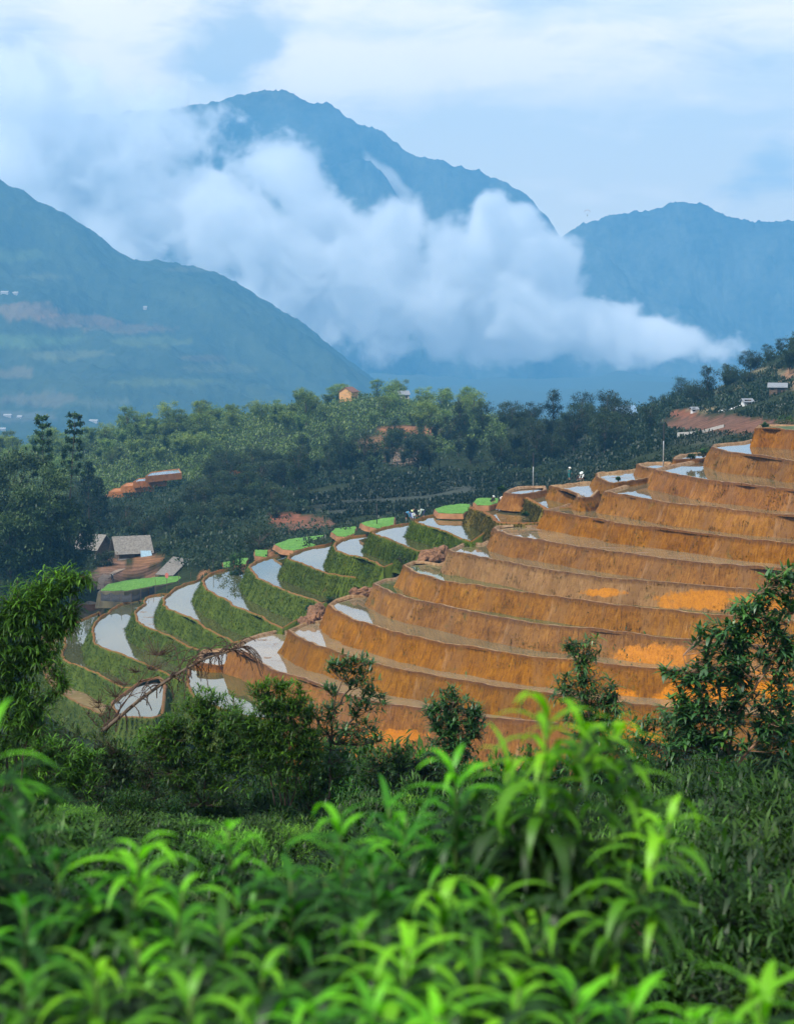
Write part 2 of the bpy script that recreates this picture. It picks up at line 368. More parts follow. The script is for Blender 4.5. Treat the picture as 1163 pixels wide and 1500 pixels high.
# soils and crops painted where they lie: (px, py, half width, half height, colour, softness)
SOIL = [(445,768,46,13,(.15,.075,.045)),(420,760,30,8,(.24,.09,.05)),(600,728,150,18,(.050,.060,.048)),(690,716,80,12,(.052,.060,.048)),(520,745,70,10,(.045,.052,.042)),
        (1045,622,80,14,(.15,.075,.048)),(1000,606,22,6,(.22,.085,.045)),(1120,628,50,12,(.17,.08,.05)),(1010,642,50,10,(.060,.065,.045)),
        (1150,548,14,8,(.30,.17,.10)),(1155,562,20,8,(.26,.18,.11)),(1120,545,30,6,(.16,.14,.08)),(1060,570,40,8,(.12,.11,.06)),(1030,600,26,5,(.22,.17,.09)),
        (930,578,45,5,(.25,.17,.09)),(905,585,30,5,(.24,.15,.09)),(985,572,25,6,(.20,.15,.09)),(600,632,50,8,(.30,.13,.06)),(545,652,30,10,(.22,.12,.06)),(800,603,24,5,(.28,.16,.05)),
        (168,835,26,18,(.20,.11,.07)),(150,848,22,8,(.26,.17,.12)),(200,838,34,10,(.19,.10,.06)),(215,820,24,10,(.22,.11,.055)),(120,900,80,12,(.16,.12,.07)),
        (390,812,14,6,(.30,.13,.06)),(300,842,14,4,(.28,.13,.06)),(800,640,60,14,(.05,.055,.042)),(590,668,30,14,(.20,.14,.10)),(860,668,60,8,(.05,.055,.045)),(820,705,40,6,(.06,.065,.045))]
ROWS = np.exp(np.linspace(math.log(2.0), math.log(7080), 470))
US = np.concatenate([np.linspace(-.62, -.25, 24, endpoint=False), np.linspace(-.25, .25, 250, endpoint=False), np.linspace(.25, .62, 25)])
gy, gu = np.meshgrid(ROWS, US, indexing='ij')
gx = gu * np.maximum(gy, 14.0)
gxf, gyf = gx.ravel(), gy.ravel()
gz = ground_np(gxf, gyf)
fb = np.array([mnoise.fractal(Vector((x * .35, y * .35, 0)), 1.0, 2.0, 3) for x, y in zip(gxf / np.maximum(gyf, 14) * 60, np.log(gyf) * 40)])
gz += fb * np.clip(gyf * .004, .03, 1.6) * (1 + 26 * np.clip((gyf - 3000) / 3600, 0, 1))
def inside(poly, x, y):
    r = np.zeros(len(x), bool); n = len(poly)
    for i in range(n):
        x1, y1 = poly[i - 1]; x2, y2 = poly[i]
        if y1 == y2: continue
        c = ((y1 > y) != (y2 > y)) & (x < (x2 - x1) * (y - y1) / (y2 - y1) + x1); r ^= c
    return r
for t in TER:
    P = chain(t['rim'], t['z'], 3.0) + chain(t['back'], t['z'], 3.0)
    if sum(P[i - 1].x * P[i].y - P[i].x * P[i - 1].y for i in range(len(P))) < 0: P.reverse()
    P = [tuple(q) for q in offset_loop(simplify_gap(P), 6.5 if t['k'] in ('L0', 'L1', 'L2', 'L3', 'L4') else 2.2 if t['k'][0] in 'BL' else .5)]
    m = inside(P, gxf, gyf); cap = t['z'] - t['h'] - 1.1 if t['k'] not in ('PA', 'PB', 'PC', 'PD') else t['z'] - 2.5
    gz[m] = np.minimum(gz[m], cap)
ppx = np.array([proj((x, y, z)) for x, y, z in zip(gxf, gyf, gz)])
gcol = np.tile(np.array((.022, .032, .011)), (len(gz), 1))
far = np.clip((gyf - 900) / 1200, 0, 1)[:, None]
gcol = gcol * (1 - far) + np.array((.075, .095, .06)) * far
for s in SOIL:
    d = ((ppx[:, 0] - s[0]) / s[2]) ** 2 + ((ppx[:, 1] - s[1]) / s[3]) ** 2
    wgt = (np.clip((1.15 - d - .35 * fb) / .3, 0, 1) * (gyf > 310) * (gyf < 900))[:, None]
    gcol = gcol * (1 - wgt) + np.array(s[4]) * wgt
nr, nc = gy.shape
ii = np.arange(nr * nc).reshape(nr, nc)
gf = np.stack([ii[:-1, :-1], ii[:-1, 1:], ii[1:, 1:], ii[1:, :-1]], -1).reshape(-1, 4)
def ground_material():
    t = NT('ground_soil'); p = t.pos()
    c = t.attr('soil', True)
    big = t.noise(p, .35, 6, .65); sm = t.noise(p, 2.5, 5)
    # contour cropping lines: thin steps ploughed along the level
    wv = t.n('ShaderNodeTexWave', {'Vector': t.scale(p, (.02, .12, .5)), 'Scale': 1.0, 'Distortion': 3.0, 'Detail': 3.0, 'Detail Scale': 2.0}, wave_type='BANDS', bands_direction='Y').outputs['Fac']
    v = t.math('MULTIPLY', t.maprange(big, .3, .7, .6, 1.35), t.maprange(wv, 0, 1, .8, 1.2))
    c2 = t.mix(1.0, c, t.n('ShaderNodeCombineColor', {0: v, 1: v, 2: v}).outputs[0], 'MULTIPLY')
    c3 = t.mix(t.maprange(sm, .55, .75, 0, .5), c2, (.04, .065, .02))
    return t.out(t.pbsdf(Base_Color=c3, Roughness=.95, Specular_IOR_Level=.08, Normal=t.bump(t.noise(p, 1.6, 6), .6, .4)))
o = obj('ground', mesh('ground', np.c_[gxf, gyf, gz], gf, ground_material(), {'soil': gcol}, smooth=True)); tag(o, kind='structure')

# ------------------------------------------------------------------ terrace materials
def bank_material(style):
    t = NT('bank_' + style)
    uvm = t.n('ShaderNodeUVMap', uv_map='uv').outputs[0]; p = t.pos()
    rill = t.noise(t.scale(uvm, (2.6, .55, 1)), 1.0, 5, .65, .3)      # hoe marks running down the bank
    rill2 = t.noise(t.scale(uvm, (.5, .12, 1)), 1.0, 4, .6)
    pat = t.noise(p, .13, 5, .6); fine = t.noise(p, 5.0, 5, .7); clod = t.noise(p, 1.6, 4, .6)
    sep = t.n('ShaderNodeSeparateXYZ', {0: uvm}); v = sep.outputs[1]
    if style == 'ochre':   stops = [(.32, (.055, .020, .005)), (.43, (.155, .061, .011)), (.54, (.25, .106, .018)), (.68, (.37, .185, .042))]
    elif style == 'ochre_dark': stops = [(.30, (.11, .045, .014)), (.5, (.25, .125, .045)), (.72, (.38, .22, .09))]
    elif style == 'olive': stops = [(.25, (.07, .055, .012)), (.5, (.13, .105, .022)), (.8, (.22, .14, .035))]
    else:                  stops = [(.25, (.035, .060, .006)), (.45, (.065, .10, .010)), (.62, (.10, .135, .014)), (.85, (.17, .14, .03))]
    m = t.math('ADD', t.math('MULTIPLY', rill, .5), t.math('ADD', t.math('MULTIPLY', pat, .35), t.math('MULTIPLY', fine, .25)))
    c = t.ramp(t.math('SUBTRACT', m, .04), stops)
    if style in ('ochre', 'ochre_dark'):
        c = t.mix(t.maprange(pat, .60, .74, 0, .55), c, (.24, .10, .06))             # redder subsoil
        c = t.mix(t.maprange(rill2, .60, .74, 0, .65), c, (.40, .25, .14))            # pale washed clay
        c = t.mix(t.maprange(t.noise(t.scale(uvm, (.22, .08, 1)), 1.0, 5, .6), .50, .62, 0, .7), c, (.19, .094, .034))   # damp brown stretches
        crk = t.noise(t.scale(uvm, (5.5, .9, 1)), 1.0, 3, .6, .5)
        c = t.mix(t.maprange(crk, .57, .66, 0, .8), c, (.07, .028, .009))           # dark hoe cuts
        c = t.mix(t.maprange(t.noise(p, .33, 6, .72), .60, .72, 0, .7), c, (.075, .078, .020))  # weeds
        c = t.mix(t.maprange(t.noise(t.scale(uvm, (1.1, .9, 1)), 1.3, 5, .7), .655, .72, 0, .8), c, (.085, .035, .012))
        crumb = t.noise(t.scale(p, (1, 1, .6)), 3.4, 7, .75)
        fr = t.math('MULTIPLY', t.maprange(t.math('ADD', t.attr('fresh'), t.math('MULTIPLY', t.math('SUBTRACT', t.noise(p, .5, 6, .66), .5), 2.0)), .42, .66, 0, 1), t.maprange(crumb, .34, .46, .55, 1.0))
        c = t.mix(fr, c, t.ramp(crumb, [(.30, (.34, .112, .010)), (.5, (.46, .165, .012)), (.70, (.56, .22, .020))]))
        lip = t.maprange(v, .55, .05, 0, 1)
        c = t.mix(t.math('MULTIPLY', lip, t.maprange(clod, .30, .55, .35, 1)), c, (.085, .034, .012))    # freshly plastered rim
        c = t.mix(t.maprange(v, .0, -.2, 0, .85), c, t.ramp(clod, [(.35, (.22, .12, .055)), (.6, (.42, .28, .16))]))   # trodden top of the bund
    else:
        c = t.mix(t.maprange(t.noise(p, .5, 5, .7), .60, .74, 0, .8), c, (.20, .13, .035))
        lip = t.maprange(v, .22, .02, 0, 1)
        c = t.mix(t.math('MULTIPLY', lip, t.maprange(clod, .3, .55, .3, 1)), c, (.24, .105, .04))
    rn = t.n('ShaderNodeObjectInfo').outputs['Random']
    c = t.n('ShaderNodeHueSaturation', {'Color': c, 'Value': t.maprange(rn, 0, 1, .84, 1.08), 'Hue': t.maprange(t.math('FRACT', t.math('MULTIPLY', rn, 5.7)), 0, 1, .4955, .5035), 'Saturation': t.maprange(t.math('FRACT', t.math('MULTIPLY', rn, 9.1)), 0, 1, .99, 1.09)}).outputs[0]
    h = t.math('ADD', t.math('MULTIPLY', rill, .8), t.math('ADD', t.math('MULTIPLY', clod, .4), t.math('MULTIPLY', fine, .35)))
    return t.out(t.pbsdf(Base_Color=c, Roughness=.9, Specular_IOR_Level=.25, Normal=t.bump(h, .8, .35)))
BANKM = {s: bank_material(s) for s in ('ochre', 'ochre_dark', 'olive', 'grass')}
def water_material(kind):
    t = NT('water_' + kind); p = t.pos()
    base = {'clear': (.18, .145, .08), 'muddy': (.23, .175, .10), 'green': (.10, .115, .045), 'brown': (.26, .18, .09), 'olive': (.085, .085, .030), 'olive_mud': (.12, .105, .045)}[kind]
    nz = t.noise(p, .12, 4)
    c = t.ramp(nz, [(.3, tuple(x * .75 for x in base)), (.7, tuple(x * 1.25 for x in base))])
    rip = t.bump(t.noise(t.scale(p, (1, 1, 1)), 3.0, 3), .012, .05)
    w = t.pbsdf(Base_Color=c, Roughness=.015 if kind != 'brown' else .12, IOR={'clear': 1.8, 'muddy': 1.58, 'green': 1.42, 'brown': 1.33, 'olive': 1.85, 'olive_mud': 1.75}[kind], Normal=rip)
    mudf = t.noise(t.scale(p, (.32, .55, 1)), 1.0, 6, .62, .4)
    th = {'clear': (.735, .75), 'muddy': (.60, .615), 'green': (.66, .69), 'brown': (.55, .62), 'olive': (.74, .755), 'olive_mud': (.60, .615)}[kind]
    mud = t.pbsdf(Base_Color=t.ramp(t.noise(p, 1.5, 4), [(.3, (.16, .085, .04)), (.7, (.28, .16, .08))]), Roughness=.65, Normal=t.bump(t.noise(p, 4, 4), .8, .2))
    s = t.n('ShaderNodeMixShader', {0: t.maprange(mudf, th[0], th[1], 0, 1), 1: w, 2: mud}).outputs[0]
    return t.out(s)
WATM = {k: water_material(k) for k in ('clear', 'muddy', 'green', 'brown', 'olive', 'olive_mud')}
GRASSTOP = simple('grass_top', (.06, .09, .02), .9, .5, .8)

FRESH = [(1030,878,62,15),(1130,882,40,14),(960,962,62,18),(880,868,36,6),(1000,1022,48,22),(900,1020,30,12),(1120,1000,40,18),(1060,1010,30,14),(575,1078,50,10),(1150,1050,40,25),(300,1130,60,30),(430,1145,60,30),
         (940,1090,40,30),(480,1100,40,20),(1080,925,20,10)]
TLOOP = {}; grass_later = []
def build_terrace(t):
    z, h = t['z'], t['h']
    if t['st'] in ('grass', 'olive'): t['w'] = {'clear': 'olive', 'muddy': 'olive_mud'}.get(t['w'], t['w'])
    rim = chain(t['rim'], z, .45 if t['k'][0] == 'B' else .6); back = chain(t['back'], z, 3.0)
    P = simplify_gap(rim + back)
    area = sum(P[i - 1].x * P[i].y - P[i].x * P[i - 1].y for i in range(len(P)))
    if area < 0: P.reverse()                       # counter-clockwise: outward normal is (dy,-dx)
    s = hash(t['k']) % 1
    sd = sum(ord(c) for c in t['k']) * 1.7
    P = [p + Vector((mnoise.noise(Vector((p.x * .45, p.y * .45, sd))), mnoise.noise(Vector((p.x * .45, p.y * .45, sd + 9))))) * .27 + Vector((mnoise.noise(Vector((p.x * .11, p.y * .11, sd + 20))), mnoise.noise(Vector((p.x * .11, p.y * .11, sd + 30))))) * .3 for p in P]
    TLOOP[t['k']] = P
    n = len(P)
    c = on(*t['rim'][len(t['rim']) // 3], z)
    root = empty('rice_terrace', c, t['label'], 'rice terrace', 'stepped rice terraces on the spur')
    # profile: (outward offset, height, uv depth)
    bat = .5 if t['st'] in ('grass', 'olive') else .42
    bh = .16 if t['st'] != 'grass' else .13
    nrow = 13
    bw = .62 if t['st'] == 'grass' else 1.0
    prof = [(-.75 * bw, -.16, -.9), (-.55 * bw, bh * .55, -.6), (-.35 * bw, bh, -.3), (-.10, bh * .9, -.05), (.05, bh * .2, .1)]
    H = h + .9
    for k in range(1, nrow + 1):
        f = k / nrow; prof.append((.05 + H * f * bat * (.75 + .25 * f), -H * f, H * f + .1))
    u = [0.0]
    for i in range(1, n): u.append(u[-1] + (P[i] - P[i - 1]).length)
    V = []; UV = []; FR = []
    for off, dz, v in prof:
        L = offset_loop(P, off)
        for i in range(n):
            x, y = L[i]
            nz = mnoise.fractal(Vector((x * .30, y * .30, (z + dz) * .35 + sd)), 1.0, 2.0, 3)
            nz2 = mnoise.noise(Vector((u[i] * .9, (z + dz) * .28, sd))) + .8 * mnoise.noise(Vector((u[i] * 2.3, (z + dz) * .5, sd + 4))) + .5 * mnoise.noise(Vector((x * 1.8, y * 1.8, (z + dz) * 1.8)))
            k = max(0, min(1, v / .8)); dsp = nz * .42 + nz2 * .17
            if dsp < -.1: dsp = -.1 + .2 * (dsp + .1)
            q = P[i] + (L[i] - P[i]) * (1 + 0) + ((L[i] - P[i]).normalized() if (L[i] - P[i]).length > 1e-6 else Vector((0, 0))) * dsp * k
            zz = z + dz + (abs(mnoise.noise(Vector((x * .35, y * .35, sd)))) * .26 + abs(mnoise.noise(Vector((x * 2.0, y * 2.0, sd)))) * .08) * (1 if -.7 < v < .3 else 0)
            V.append((q.x - c.x, q.y - c.y, zz - c.z)); UV.append((u[i], v))
            f = 0.0
            if v > .3 and 'ochre' in t['st']:
                ax, ay = proj((q.x, q.y, zz))
                for (fx, fy, fw, fh) in FRESH:
                    d = ((ax - fx) / fw) ** 2 + ((ay - fy) / fh) ** 2
                    f = max(f, min(1, max(0, 1 - d * .5)))
            FR.append(f)
    Fs = []
    for r in range(len(prof) - 1):
        for i in range(n):
            j = (i + 1) % n; a = r * n
            Fs.append((a + i, a + n + i, a + n + j, a + j))
    me = mesh('earth_bank', V, np.array(Fs), BANKM[t['st']], {'fresh': FR}, UV, smooth=True)
    obj('earth_bank', me, root)
    grass_later.append((root, np.array(V).reshape(len(prof), n, 3), t))
    S_ = [sum((P[(i + q) % n] for q in range(-2, 3)), Vector((0, 0))) / 5 for i in range(n)]
    W = offset_loop(simplify_gap(S_, 1.1), -.32)
    bm = bmesh.new(); vs = [bm.verts.new((p.x - c.x, p.y - c.y, -.10 if t['w'] != 'none' else .05)) for p in W]
    f = bm.faces.new(vs); bmesh.ops.triangulate(bm, faces=[f], ngon_method='EAR_CLIP')
    for f in bm.faces:
        f.normal_update()
        if f.normal.z < 0: f.normal_flip()
    bm_obj('paddy_water' if t['w'] != 'none' else 'grass_top', bm, WATM[t['w']] if t['w'] != 'none' else GRASSTOP, root)
for t in TER: build_terrace(t)


# seedbeds: bright green nursery plots on the ridge
def seed_material():
    t = NT('rice_seedlings'); p = t.pos()
    st = t.noise(t.scale(p, (3.2, .4, 1)), 1.0, 3)
    c = t.ramp(t.math('ADD', t.math('MULTIPLY', st, .6), t.math('MULTIPLY', t.noise(p, .5, 4), .4)), [(.3, (.055, .17, .012)), (.55, (.10, .27, .02)), (.75, (.20, .36, .09))])
    return t.out(t.pbsdf(Base_Color=c, Roughness=.8, Normal=t.bump(t.noise(p, 6, 3), .8, .15)))
SEEDM = seed_material()
SEED = [([(403,798),(414,805),(431,807),(460,801),(474,798),(477,784),(450,787),(425,790)], 8.2, 'largest bright green seedbed of rice shoots on the ridge'),
        ([(486,780),(493,786),(505,787),(519,782),(522,772),(505,773),(491,775)], 11.6, 'small oval bright green seedbed between the largest one and the dark pole'),
        ([(529,767),(536,771),(553,775),(576,770),(577,758),(560,760),(540,764)], 14.6, 'pale green seedbed around the foot of the dark pole'),
        ([(637,746),(642,752),(660,753),(678,753),(688,747),(688,739),(670,739),(650,742)], 18.8, 'rounded bright green seedbed uphill of the bent planters'),
        ([(694,736),(700,741),(715,741),(728,738),(730,731),(712,730),(698,731)], 21.0, 'short bright green seedbed beside the two crouching planters'),
        ([(374,806),(374,815),(391,817),(392,806)], 6.0, 'small square green plot among bare red soil on the ridge'),
        ([(343,821),(345,829),(360,827),(364,818),(350,818)], 4.2, 'tiny green plot on the ridge edge in front of the dark trees'),
        ([(327,824),(328,832),(337,832),(338,823)], 3.6, 'narrow strip of young green shoots next to a tiny green plot'),
        ([(148,866),(185,866),(230,858),(285,848),(292,843),(230,846),(190,850),(160,856)], -4.3, 'long bright green rice field inside the netting fence by the shed')]
SOILM = simple('ridge_soil', (.26, .12, .05), .95, .4, .5)
FIELDM = simple('field_edge', (.085, .075, .045), .95, .4, .5)
for k, (pl, z, lab) in enumerate(SEED):
    P = [on(x, y, z) for x, y in pl]; c = sum(P, Vector()) / len(P)
    root = empty('seedbed', c, lab, 'seedbed', 'bright green rice seedbeds')
    Q = [Vector((p.x - c.x, p.y - c.y)) for p in P]
    if sum(Q[i - 1].x * Q[i].y - Q[i].x * Q[i - 1].y for i in range(len(Q))) < 0: Q.reverse()
    R_ = []
    for i in range(len(Q)):
        for tt in np.linspace(0, 1, 8, endpoint=False):
            q = Q[i].lerp(Q[(i + 1) % len(Q)], tt); R_.append(q + Vector((mnoise.noise(Vector((q.x, q.y, k))), mnoise.noise(Vector((q.x, q.y, k + 5))))) * .25)
    bm = bmesh.new()
    outer = [bm.verts.new((q.x * 1.12, q.y * 1.12, -.75 if k < 8 else -3.2)) for q in R_]; mid = [bm.verts.new((q.x * 1.05, q.y * 1.05, -.05)) for q in R_]; inn = [bm.verts.new((q.x, q.y, .05)) for q in R_]
    m = len(R_)
    for A, B in ((outer, mid), (mid, inn)):
        for i in range(m): bm.faces.new((A[i], A[(i + 1) % m], B[(i + 1) % m], B[i]))
    bm_obj('soil_edge', bm, SOILM if k < 8 else FIELDM, root)
    bm = bmesh.new(); f = bm.faces.new([bm.verts.new((q.x, q.y, .06 + .08 * R.random())) for q in R_]); bmesh.ops.triangulate(bm, faces=[f])
    bm_obj('rice_shoots', bm, SEEDM, root)
# ================================================================== MOUNTAINS
def interp(pts, x):
    xs = [p[0] for p in pts]; ys = [p[1] for p in pts]
    return np.interp(x, xs, ys)
def mountain_mat(name, a, b, c3=None):
    t = NT(name); p = t.pos()
    n1 = t.noise(p, .004, 6, .6); n2 = t.noise(p, .03, 5, .7)
    c = t.ramp(t.math('ADD', t.math('MULTIPLY', n1, .6), t.math('MULTIPLY', n2, .4)), [(.35, a), (.65, b)])
    if c3: c = t.mix(1.0, c, t.attr('field', True), 'ADD')
    return t.out(t.pbsdf(Base_Color=c, Roughness=1.0, Specular_IOR_Level=.0, Normal=t.bump(n2, .6, 12)))
def mountain(name, sky, D, x0, x1, zb, slope, nx, ny, gul, mat, depth, tree=5.0, fields=None, seed=0.0):
    xs = np.linspace(x0, x1, nx); zr = interp(sky, xs)
    # soften the traced line, then add crags and tree tops
    k = np.ones(3) / 3; zr = np.convolve(np.pad(zr, 1, 'edge'), k, 'valid')
    V = []; A = []; q = D / 5000 if D > 5500 else 1.3
    gul *= q; tree *= q; zb *= q if D > 5500 else 1
    tt = np.concatenate([np.linspace(-.35, 0, 8, endpoint=False), np.linspace(0, 1, ny) ** 1.25])
    for j, t in enumerate(tt):
        for i, x in enumerate(xs):
            p0 = at(x, zr[i], D)
            top = p0.z + mnoise.fractal(Vector((p0.x * .006 / q, seed, 1)), 1.0, 2.0, 4) * 10 * (tree / 5)
            y = D - t * depth if t >= 0 else D - t * depth * 1.5
            X = p0.x * (1.0 if t < 0 else 1.0)
            f = abs(t) ** slope
            z = top + (zb - top) * min(1, f if t >= 0 else abs(t) * 1.2)
            g = mnoise.ridged_multi_fractal(Vector(((X * .0016 + y * .0006) / q, y * .0011 / q, seed)), 1.0, 2.0, 5, 1.0, 2.0) - 1.2
            z += g * gul * min(1, abs(t) * 5) * (1 - .5 * abs(t))
            z += mnoise.noise(Vector((X * .045 / q, y * .03 / q, seed + 3))) * tree * (1 if t > .3 else 1.0) + max(0, mnoise.noise(Vector((X * .13 / q, y * .1 / q, seed + 3)))) * tree
            V.append((X, y, z))
            if fields:
                ax, ay = proj((X, y, z)); fc = np.zeros(3)
                nz = mnoise.fractal(Vector((ax * .03, ay * .09, 2)), 1.0, 2.0, 4)
                for s in fields:
                    d = ((ax - s[0]) / s[2]) ** 2 + ((ay - s[1]) / s[3]) ** 2
                    w = max(0, min(1, (1.1 - d - .9 * nz) / .4)); fc = fc + np.array(s[4]) * w
                A.append(np.minimum(fc, .5))
    m = len(tt); ii = np.arange(m * nx).reshape(m, nx)
    fs = np.stack([ii[:-1, :-1], ii[1:, :-1], ii[1:, 1:], ii[:-1, 1:]], -1).reshape(-1, 4)
    o = obj(name, mesh(name, V, fs, mat, {'field': np.array(A)} if fields else None, smooth=True)); tag(o, kind='structure')
    return o
MT = mountain_mat('mountain_forest', (.022, .042, .046), (.120, .145, .125))
MTF = mountain_mat('spur_forest', (.035, .055, .034), (.075, .10, .055), True)
mountain('mountains', [(-420,120),(-200,80),(-60,78),(0,92),(22,128),(60,158),(140,166),(230,160),(290,154),(330,149),(360,138),(390,132),(418,134),(440,146),(456,159),(480,153),(498,162),(520,176),(548,190),(577,207),(604,231),(650,236),(700,246),(740,262),(772,282),(800,318),(822,348),(850,400),(900,470),(960,560)],
         9700, -420, 960, -420, .85, 520, 70, 230, MT, 1900, 8, seed=2.2)
mountain('mountains', [(640,560),(690,490),(740,430),(790,368),(828,340),(860,325),(900,312),(950,307),(985,302),(1030,306),(1080,316),(1163,327),(1260,332),(1400,360),(1600,420)],
         9050, 640, 1600, -420, .9, 400, 50, 150, MT, 1250, 8, seed=5.1)
mountain('mountains', [(330,330),(380,262),(430,236),(480,238),(505,230),(525,227),(545,243),(562,262),(585,292),(605,315),(630,337),(655,352),(682,372),(706,393),(740,425),(790,490),(840,560)],
         9150, 330, 840, -420, .9, 260, 50, 90, MT, 1200, 8, seed=8.4)
FIELDS = [(40,455,50,14,(0.120,0.049,0.021)),(110,470,60,10,(0.098,0.038,0.015)),(190,482,70,7,(0.076,0.032,0.013)),(30,500,90,10,(0.038,0.060,0.015)),(100,520,60,7,(0.060,0.054,0.021)),(20,545,40,8,(0.076,0.043,0.021)),
          (220,500,60,7,(0.043,0.049,0.010)),(330,540,70,7,(0.038,0.032,0.010)),(240,560,80,6,(0.038,0.043,0.010)),(60,585,60,10,(0.065,0.038,0.027)),(150,590,50,6,(0.043,0.038,0.021)),(30,610,60,8,(0.054,0.038,0.038)),(20,375,50,10,(0.032,0.043,0.010)),(300,525,40,5,(0.054,0.027,0.010)),(280,395,40,4,(0.038,0.027,0.015)),(70,405,40,5,(0.043,0.038,0.015))]
mountain('hills', [(-520,140),(-300,175),(-100,232),(0,264),(50,290),(90,312),(130,337),(165,362),(190,378),(220,382),(270,386),(330,402),(355,418),(380,436),(405,452),(430,468),(460,490),(485,510),(515,536),(560,580),(620,640)],
         5200, -520, 620, -285, .95, 420, 120, 80, MTF, 2000, 5.5, FIELDS, seed=3.3)

# far valley buildings, a few metres each, seen through the haze
WHITE = simple('white_wall', (.75, .75, .73), .7, .1); ROOFG = simple('grey_roof', (.22, .24, .27), .6, .25); ROOFB = simple('blue_roof', (.16, .28, .42), .5, .2)
OCHW = simple('ochre_wall', (.62, .33, .13), .8, .15); REDR = simple('brown_tile', (.20, .09, .06), .8, .3); WOOD = simple('old_wood', (.11, .075, .05), .85, .4, 3)
THATCH = simple('grey_thatch', (.20, .185, .165), .9, .35, 2.5, 0, .6); DARK = simple('dark_opening', (.012, .012, .014), .8); METAL = simple('galvanised', (.45, .46, .47), .45, .15, 4, .6); BLACK = simple('black_paint', (.018, .018, .02), .45)
CONC = simple('concrete', (.38, .37, .35), .9, .2); TARP = simple('blue_tarp', (.30, .45, .55), .5, .2, 3)
def house(name, p, w, d, h, rh, rz, wall, roof, label, cat='house', group=None, over=.5, door=True, windows=2):
    r = empty(name, p, label, cat, group, rz)
    bm = bmesh.new(); add_box(bm, (0, 0, h / 2 - 1), (w, d, h + 2))
    a = [bm.verts.new(v) for v in ((-w/2, -d/2, h), (-w/2, d/2, h), (-w/2, 0, h + rh * .93))]; bm.faces.new(a)
    a = [bm.verts.new(v) for v in ((w/2, -d/2, h), (w/2, 0, h + rh * .93), (w/2, d/2, h))]; bm.faces.new(a)
    bm_obj('wall', bm, wall, r)
    bm = bmesh.new(); o = over; k = rh / (d / 2)
    add_slab(bm, [(-w/2 - o, -d/2 - o, h - o * k), (w/2 + o, -d/2 - o, h - o * k), (w/2 + o, 0, h + rh), (-w/2 - o, 0, h + rh)], .12)
    add_slab(bm, [(w/2 + o, d/2 + o, h - o * k), (-w/2 - o, d/2 + o, h - o * k), (-w/2 - o, 0, h + rh), (w/2 + o, 0, h + rh)], .12)
    bm_obj('roof', bm, roof, r)
    if door:
        bm = bmesh.new(); add_box(bm, (w * .1, -d / 2 - .03, 1), (.95, .06, 2)); bm_obj('door', bm, WOOD if wall is not WOOD else DARK, r)
    for i in range(windows):
        bm = bmesh.new(); add_box(bm, (-w * .32 + i * w * .62, -d / 2 - .03, 1.55), (.9, .06, .9)); bm_obj('window', bm, DARK, r)
    return r
def spur_pt(x, y, D): return at(x, y, D)
VB = [(8,430,2150,11,'white building at the frame edge above the pink bare field'),(24,431,2150,8,'second white building above the pink bare field'),(138,618,1500,12,'white long-roofed building on the valley floor behind the twin spires'),
      (12,610,1650,11,'pale building among trees at the far valley edge'),(30,612,1660,7,'small pale hut beside the pale valley building'),(4,630,1580,9,'pale riverside shed low at the valley edge'),(213,452,2150,5,'tiny hut in the middle of the blue spur')]
# each sits on the ground or spur under it, found by dropping from its sight line
from mathutils.bvhtree import BVHTree
bpy.context.view_layer.update()
_trees = []
for nm in ('ground', 'hills'):
    me = bpy.data.objects[nm].data
    _trees.append(BVHTree.FromPolygons([v.co for v in me.vertices], [tuple(p.vertices) for p in me.polygons]))
def hit(x, y):
    d = ray(x, y).normalized(); best = None
    for b in _trees:
        h = b.ray_cast(Vector((0, 0, CZ)), d)
        if h[0] is not None and (best is None or h[3] < best[1]): best = (h[0], h[3])
    return best[0] if best else None
for x, y, D, w, lab in VB:
    p = hit(x, y)
    if p is None: continue
    s = p.y / 1500
    p = p - Vector((0, 0, .4 * s))
    house('valley_house', p, w * s * .55, 3.5 * s, 1.5 * s, .9 * s, R.uniform(-.3, .3), CONC, CONC, lab, 'house', 'far houses in the valley', windows=2)

